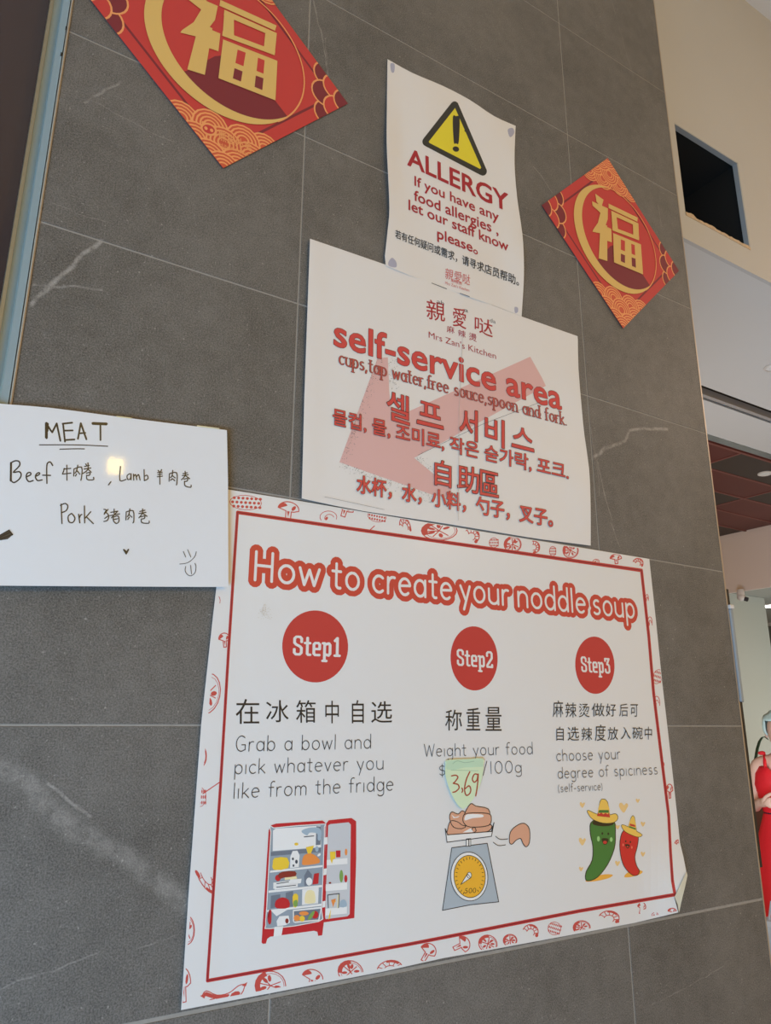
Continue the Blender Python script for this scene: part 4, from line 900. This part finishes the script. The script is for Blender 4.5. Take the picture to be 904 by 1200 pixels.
# ------------------------------------------------------------------ red fortune squares
Cf = (2.4, 3.28); hf = .692
goldm = mat('gold_print', alb(206, 166, 96), .38, .25); linem = mat('gold_line', alb(214, 140, 84), .4, .1)
fred = mat('fortune_red', alb(178, 48, 42, (206, 192, 180)), .40, noise=.03, scale=8); fdark = mat('fortune_dark_red', alb(112, 30, 36, (206, 192, 180)), .42); forange = mat('fortune_orange', alb(188, 72, 44, (206, 192, 180)), .4)
F3 = Zc(620, 170, 4.758)
def to_local(L):
    o = []
    for p in F3(L):
        q = on_y(*p); o.append(((q.x / .3 - Cf[0]) / hf, ((q.z - 1.5) / .3 - Cf[1]) / hf))
    return o
FU = [to_local(L) for L in ([(366, 278), (412, 312), (400, 354), (372, 322)],
      [(348, 320), (436, 360), (435, 420), (424, 452), (432, 456), (433, 653), (385, 638), (392, 498), (350, 490), (354, 478), (380, 440), (394, 384), (350, 344)], [(428, 462), (455, 474), (458, 549), (432, 540)],
      [(440, 333), (602, 411), (600, 434), (440, 358)],
      [(455, 372), (606, 443), (604, 462), (456, 396)], [(455, 372), (482, 385), (494, 492), (462, 480)], [(574, 428), (606, 443), (610, 537), (578, 524)], [(460, 462), (610, 518), (610, 538), (461, 482)],
      [(465, 497), (620, 560), (632, 727), (470, 660)])]
HOLES = [to_local(L) for L in ([(508, 532), (531, 541), (531, 599), (508, 589)], [(566, 556), (585, 564), (588, 621), (568, 612)])]
HOLES2 = [to_local(L) for L in ([(508, 611), (531, 621), (531, 664), (508, 654)], [(568, 632), (590, 640), (592, 690), (570, 680)])]
dia = [(-1, 0), (0, -1), (1, 0), (0, 1)]
def fortune(cx, cz, half, rot, label, logo):
    ca, sa = math.cos(rot), math.sin(rot)
    def px(p):   # local -> wall -> photo point (inverse of on_y at the wall)
        X = (cx + half * (p[0] * ca - p[1] * sa)) * .3; Zw = (cz + half * (p[0] * sa + p[1] * ca)) * .3 + 1.5
        v = RM.transposed() @ (Vector((X, -.0025, Zw)) - CAM); return (452 + F_PX * v.x / -v.z, 600 - F_PX * v.y / -v.z)
    hfn = lambda X, Z: .0025
    s = Sheet('fortune_square', [px(p) for p in dia], hfn, fred, label, 'wall decoration', 26, dz=.000013)
    def part(name, polys, m, **k): return s.part(name, [[px(p) for p in q] for q in polys if len(q) > 2], m, **k)
    cl = lambda L: [clip(p, dia) for p in L]
    # thin dark inner frame lines
    for e in (.86,):
        sq = [(-e, 0), (0, -e), (e, 0), (0, e)]
        part('frame_line', [q for a in stroke(sq, nib(.010, .010, 6), True) for q in [a]], fdark)
    # long shadow under the character, inside the ring
    ring = ell(.02, .02, .60, .60, n=48)
    part('cast_motif', [clip([(-.27, -.32), (-.08, -.10), (.0, -.05), (.38, -.26), (.75, -.62), (.3, -.95), (-.3, -.8), (-.6, -.6)], ring)], fdark)
    # side scales
    for sx in (-1, 1):
        for col, m2 in (([(.82, .18), (.82, -.18), (.80, 0)], fdark), ([(.90, .10), (.90, -.10)], fred), ([(.99, 0)], fdark)):
            for i, (a, b) in enumerate(col):
                e = ell(sx * a, b, .115, .115, n=22)
                part('scale_motif', [clip(e, dia)], m2)
                part('scale_line', [q for q in (clip(u, dia) for u in stroke(e, nib(.007, .007, 6), True)) if len(q) > 2], linem)
    # corner waves, painted back to front
    for sy in (-1, 1):
        cs = [(-.30, .72), (.30, .72), (-.10, .70), (.14, .72), (-.2, .84), (.2, .84), (0, .80), (-.1, .94), (.1, .94), (0, 1.0)]
        P1 = []; P2 = []
        lay0 = s.lay
        for i, (a, b) in enumerate(cs):
            r0 = .125
            s.lay = lay0 + i * 2
            part('wave_motif', [clip(ell(a, sy * b, r0, r0, n=18), dia)], forange)
            L = []
            for k in (1, .78, .56, .34): L += [q for q in (clip(u, dia) for u in stroke(ell(a, sy * b, r0 * k, r0 * k, n=16), nib(.0065, .0065, 6), True)) if len(q) > 2]
            part('wave_line', L, linem)
        s.lay = lay0 + 22
    # gold crescent and thin ring
    oc, orr, ic, ir = (.02, .02), .60, (.10, .06), .565
    o_ = [p for p in arc(*oc, orr, orr, 60, 350, 90) if math.hypot(p[0] - ic[0], p[1] - ic[1]) >= ir]
    i_ = [p for p in arc(*ic, ir, ir, 350, 60, 90) if math.hypot(p[0] - oc[0], p[1] - oc[1]) <= orr]
    part('gold_crescent', [o_ + i_], goldm, label='gold crescent')
    part('gold_ring', stroke(arc(.02, .02, .60, .60, -50, 110, 36), nib(.006, .006, 6)), linem)
    part('fortune_character', FU, goldm, label='gold Chinese character for fortune')
    for q in HOLES: part('character_gap', [q], fred)
    for q in HOLES2: part('character_gap', [q], fdark)
    if logo:
        part('emblem', [ell(-.11, -.735, .052, .042, .35)], fred); part('emblem_line', stroke(ell(-.11, -.735, .052, .042, .35), nib(.008, .008, 6), True) + [ell(-.13, -.735, .012, .014), ell(-.09, -.735, .012, .014), ell(-.15, -.70, .012, .012), ell(-.07, -.70, .012, .012)], linem)
        s.text('emblem_lettering', '熊猫外卖', [px((-.04, -.79)), px((.20, -.79)), px((.20, -.71)), px((-.04, -.71))], linem, .01, 'box')
        s.text('emblem_lettering', 'HUNGRYPANDA', [px((-.03, -.835)), px((.18, -.835)), px((.18, -.81)), px((-.03, -.81))], linem, .005)
    return s
fortune(2.397, 3.281, .692, 0.0, 'red fortune square hung to the right of the ALLERGY notice near the pillar edge', False)
fortune(-.459, 3.305, .708, math.radians(2.6), 'red fortune square at the top left, cut by the top of the photo', True)

# ================================================================== PERSON beyond the pillar
dirp = ray(920, 900); az = math.atan2(dirp.y, dirp.x); DIST = 5.0
px0 = Vector((CAM.x + DIST * math.cos(az), CAM.y + DIST * math.sin(az), 0))
per = empty('person', px0, az - PI / 2); per.scale = (.975,) * 3
tag(per, 'person with pale blue hair in a red sleeveless dress standing beyond the pillar', 'person')
# local frame: +x to the photo's right, -y towards the camera
skin = mat('skin', (.80, .58, .50, 1), .5, noise=.05, scale=20)
V = {'pel': (0, 0, .92, .13, .10), 'waist': (0, 0, 1.06, .11, .085), 'chest': (0, .0, 1.22, .125, .09), 'sh': (0, .01, 1.32, .08, .07), 'neck': (0, 0, 1.375, .046, .046), 'nk2': (0, -.005, 1.405, .045, .045),
     'jaw': (0, -.020, 1.435, .062, .074), 'face': (0, -.010, 1.49, .084, .100), 'crown': (0, 0, 1.55, .078, .094), 'top': (0, .0, 1.585, .04, .045)}
E_ = [('pel', 'waist'), ('waist', 'chest'), ('chest', 'sh'), ('sh', 'neck'), ('neck', 'nk2'), ('nk2', 'jaw'), ('jaw', 'face'), ('face', 'crown'), ('crown', 'top')]
for s_, n_ in ((-1, 'L'), (1, 'R')):
    V['s' + n_] = (s_ * .145, .005, 1.315, .047, .047); V['u' + n_] = (s_ * .165, .01, 1.20, .040, .040); V['e' + n_] = (s_ * .185, .01, 1.07, .034, .034)
    V['f' + n_] = (s_ * .175, -.09, 1.09, .033, .033); V['w' + n_] = (s_ * .145, -.20, 1.115, .024, .022); V['p' + n_] = (s_ * .115, -.245, 1.118, .032, .017); V['q' + n_] = (s_ * .095, -.275, 1.118, .035, .015)
    E_ += [('sh', 's' + n_), ('s' + n_, 'u' + n_), ('u' + n_, 'e' + n_), ('e' + n_, 'f' + n_), ('f' + n_, 'w' + n_), ('w' + n_, 'p' + n_), ('p' + n_, 'q' + n_)]
    for k, (off, ln_) in enumerate(((-.030, .062), (-.010, .072), (.010, .068), (.028, .054))):
        b = (s_ * (.085 + off * .3), -.285, 1.118 + off); 
        V['a%d' % k + n_] = b + (.0095, .0095); V['b%d' % k + n_] = (b[0] - s_ * ln_ * .6, b[1] - .012, b[2] - .006, .0088, .0088); V['c%d' % k + n_] = (b[0] - s_ * ln_ * 1.05, b[1] + .004, b[2] - .018, .0075, .0075)
        E_ += [('q' + n_, 'a%d' % k + n_), ('a%d' % k + n_, 'b%d' % k + n_), ('b%d' % k + n_, 'c%d' % k + n_)]
    V['t1' + n_] = (s_ * .115, -.262, 1.150, .011, .011); V['t2' + n_] = (s_ * .088, -.272, 1.168, .0095, .0095); V['t3' + n_] = (s_ * .066, -.276, 1.172, .008, .008)
    E_ += [('p' + n_, 't1' + n_), ('t1' + n_, 't2' + n_), ('t2' + n_, 't3' + n_)]
    V['h' + n_] = (s_ * .085, 0, .84, .085, .085); V['k' + n_] = (s_ * .095, -.01, .47, .055, .055); V['l' + n_] = (s_ * .095, .02, .30, .048, .05); V['n' + n_] = (s_ * .095, .02, .08, .032, .034); V['o' + n_] = (s_ * .10, -.06, .035, .035, .028); V['z' + n_] = (s_ * .105, -.14, .025, .03, .018)
    E_ += [('pel', 'h' + n_), ('h' + n_, 'k' + n_), ('k' + n_, 'l' + n_), ('l' + n_, 'n' + n_), ('n' + n_, 'o' + n_), ('o' + n_, 'z' + n_)]
V['nose'] = (0, -.108, 1.483, .011, .013); E_.append(('face', 'nose'))
keys = list(V); idx = {k: i for i, k in enumerate(keys)}
me = bpy.data.meshes.new('body'); me.from_pydata([V[k][:3] for k in keys], [(idx[a], idx[b]) for a, b in E_], [])
body = link('body', me, skin, per)
sm_ = body.modifiers.new('skin', 'SKIN'); sm_.use_smooth_shade = True
for i, k in enumerate(keys): me.skin_vertices[0].data[i].radius = V[k][3:5]; me.skin_vertices[0].data[i].use_root = (k == 'pel')
sb = body.modifiers.new('sub', 'SUBSURF'); sb.levels = 2; sb.render_levels = 2
# face details
bm = bmesh.new()
for s_ in (-1, 1): bmesh.ops.create_uvsphere(bm, u_segments=10, v_segments=8, radius=.010, matrix=Matrix.Translation((s_ * .030, -.094, 1.497)))
link('eyes', mesh_of(bm, 'eyes'), mat('eye_dark', (.06, .05, .05, 1), .2), body, smooth=True)
bm = bmesh.new(); add_tube(bm, [(-.024, -.088, 1.452), (0, -.096, 1.450), (.024, -.088, 1.452)], [.003, .006, .003], 8); link('mouth', mesh_of(bm, 'mouth'), mat('lips', (.5, .15, .15, 1), .4), body, smooth=True)
bm = bmesh.new()
for s_ in (-1, 1): bmesh.ops.create_uvsphere(bm, u_segments=10, v_segments=8, radius=1, matrix=Matrix.Translation((s_ * .072, .012, 1.487)) @ Matrix.Diagonal((.010, .016, .027, 1)))
link('ears', mesh_of(bm, 'ears'), skin, body, smooth=True)
# hair
bm = bmesh.new(); bmesh.ops.create_uvsphere(bm, u_segments=28, v_segments=20, radius=1)
for v in list(bm.verts):
    c = v.co.copy()
    if c.z < -.62 or (c.y < -.45 and c.z < .22): bm.verts.remove(v); continue
    n_ = 1 + .04 * math.sin(9 * c.x + 5 * c.z) + .03 * math.sin(17 * c.y + 7 * c.x)
    v.co = (c.x * .092 * n_, .012 + c.y * .106 * n_, 1.532 + c.z * .092 * n_)
hair = link('hair', mesh_of(bm, 'hair'), mat('blue_hair', (.60, .88, .93, 1), .6, noise=.08, scale=60), per, smooth=True)
so = hair.modifiers.new('t', 'SOLIDIFY'); so.thickness = .008
hair['label'] = 'short pale blue hair'
# dress
red = mat('dress_red', (.86, .02, .04, 1), .6, noise=.08, scale=14, bump=.3)
bm = bmesh.new()
def wv(a, z): return 1 + (0.05 * math.sin(a * 9 + z * 3) + .03 * math.sin(a * 5)) * max(0, min(1, (.95 - z) * 1.6))
add_lathe(bm, [(.34, .10), (.31, .35), (.26, .60), (.215, .80), (.175, .93), (.135, 1.045), (.15, 1.12), (.166, 1.20), (.158, 1.26), (.135, 1.30)], 60, sy=.78, caps=False, wave=wv)
for v in bm.verts:   # V neckline in front, scooped back
    if v.co.z > 1.19:
        fr_ = max(0, 1 - abs(v.co.x) / .09)
        v.co.z -= .105 * fr_ * (v.co.z - 1.15) / .15 * (1.0 if v.co.y < 0 else .5)
dress = link('dress', mesh_of(bm, 'dress'), red, per, smooth=True); so = dress.modifiers.new('t', 'SOLIDIFY'); so.thickness = .006; so.offset = 1
for s_ in (-1, 1):
    bm = bmesh.new(); add_tube(bm, [(s_ * .098, -.085, 1.262), (s_ * .10, -.058, 1.325), (s_ * .098, .01, 1.365), (s_ * .09, .07, 1.33), (s_ * .08, .088, 1.26)], [.011, .009, .008, .009, .010], 8)
    link('strap', mesh_of(bm, 'strap'), red, dress, smooth=True)
    bm = bmesh.new(); bmesh.ops.create_uvsphere(bm, u_segments=10, v_segments=8, radius=1, matrix=Matrix.Translation((s_ * .11, -.01, 1.375)) @ Matrix.Diagonal((.022, .014, .012, 1)))
    link('shoulder_bow', mesh_of(bm, 'bow'), red, dress, smooth=True)
bm = bmesh.new(); add_lathe(bm, [(.143, 1.015), (.141, 1.035), (.143, 1.06)], 40, sy=.79, caps=False); bl = link('belt', mesh_of(bm, 'belt'), mat('belt_dark', (.04, .02, .05, 1), .4), per, smooth=True); bl.modifiers.new('t', 'SOLIDIFY').thickness = .008; bl['label'] = 'narrow dark belt'
bm = bmesh.new()
for s_ in (-1, 1): bmesh.ops.create_uvsphere(bm, u_segments=12, v_segments=8, radius=1, matrix=Matrix.Translation((s_ * .102, -.05, .028)) @ Matrix.Diagonal((.046, .125, .03, 1)))
link('shoes', mesh_of(bm, 'shoes'), mat('shoe_dark', (.05, .04, .04, 1), .4), per, smooth=True)

# brown planter with palm leaves behind the person, pale bag by the dress
pl = CAM + ray(876, 900) * ((DIST + .80) / math.hypot(ray(876, 900).x, ray(876, 900).y))
pt = empty('potted_palm', (pl.x, pl.y, 0)); tag(pt, 'tall brown planter with dark palm leaves against the grey wall behind the person', 'plant')
bm = bmesh.new(); add_lathe(bm, [(.14, 0), (.16, .3), (.18, 1.02), (.185, 1.05), (.16, 1.05), (.155, .95)], 24); link('planter', mesh_of(bm, 'planter'), mat('planter_brown', (.10, .045, .03, 1), .5, noise=.2, scale=8), pt, smooth=True)
leafm = mat('palm_leaf', (.035, .085, .055, 1), .5)
rl = random.Random(5)
for k in range(11):
    a = 2 * PI * k / 11 + rl.uniform(-.15, .15); L = rl.uniform(.20, .34); top = 1.05 + rl.uniform(.14, .48)
    bm = bmesh.new(); prev = None
    for i in range(9):
        t = i / 8; rr = L * t; zz = 1.0 + (top - 1.0) * math.sin(t * 1.9) / math.sin(1.9 * .8) * .9; wd_ = .009 * math.sin(PI * min(1, t * .92 + .06)) + .002
        c_, s_ = math.cos(a), math.sin(a); m_ = Vector((rr * c_, rr * s_, zz)); w_ = Vector((-s_, c_, 0)) * wd_
        r = [bm.verts.new(m_ - w_), bm.verts.new(m_ + Vector((0, 0, .004))), bm.verts.new(m_ + w_)]
        if prev: bm.faces.new((prev[0], prev[1], r[1], r[0])); bm.faces.new((prev[1], prev[2], r[2], r[1]))
        prev = r
    lf = link('leaf', mesh_of(bm, 'leaf'), leafm, pt, smooth=True); lf.modifiers.new('t', 'SOLIDIFY').thickness = .0015
bgp = CAM + ray(902.5, 1104) * ((DIST - .55) / math.hypot(ray(902, 1104).x, ray(902, 1104).y))
bag = empty('bag', (bgp.x + .13, bgp.y - .02, 0), az - PI / 2); tag(bag, 'pale blue bag on a pale stand at the lower right edge, before the red dress', 'bag')
bm = bmesh.new(); add_box(bm, -.17, .17, -.07, .07, .30, bgp.z + .08, .02); link('bag_body', mesh_of(bm, 'b'), mat('pale_blue', (.42, .52, .66, 1), .6), bag)
bm = bmesh.new(); add_tube(bm, [(-.08, 0, bgp.z + .07), (-.06, 0, bgp.z + .16), (.06, 0, bgp.z + .16), (.08, 0, bgp.z + .07)], .006); link('handle', mesh_of(bm, 'h'), mat('pale_blue', (0, 0, 0, 1)), bag)
bm = bmesh.new(); add_box(bm, -.2, .2, -.12, .12, .0, .30, .01); link('stand', mesh_of(bm, 's'), mat('pale_stand', (.55, .50, .48, 1), .6), bag)
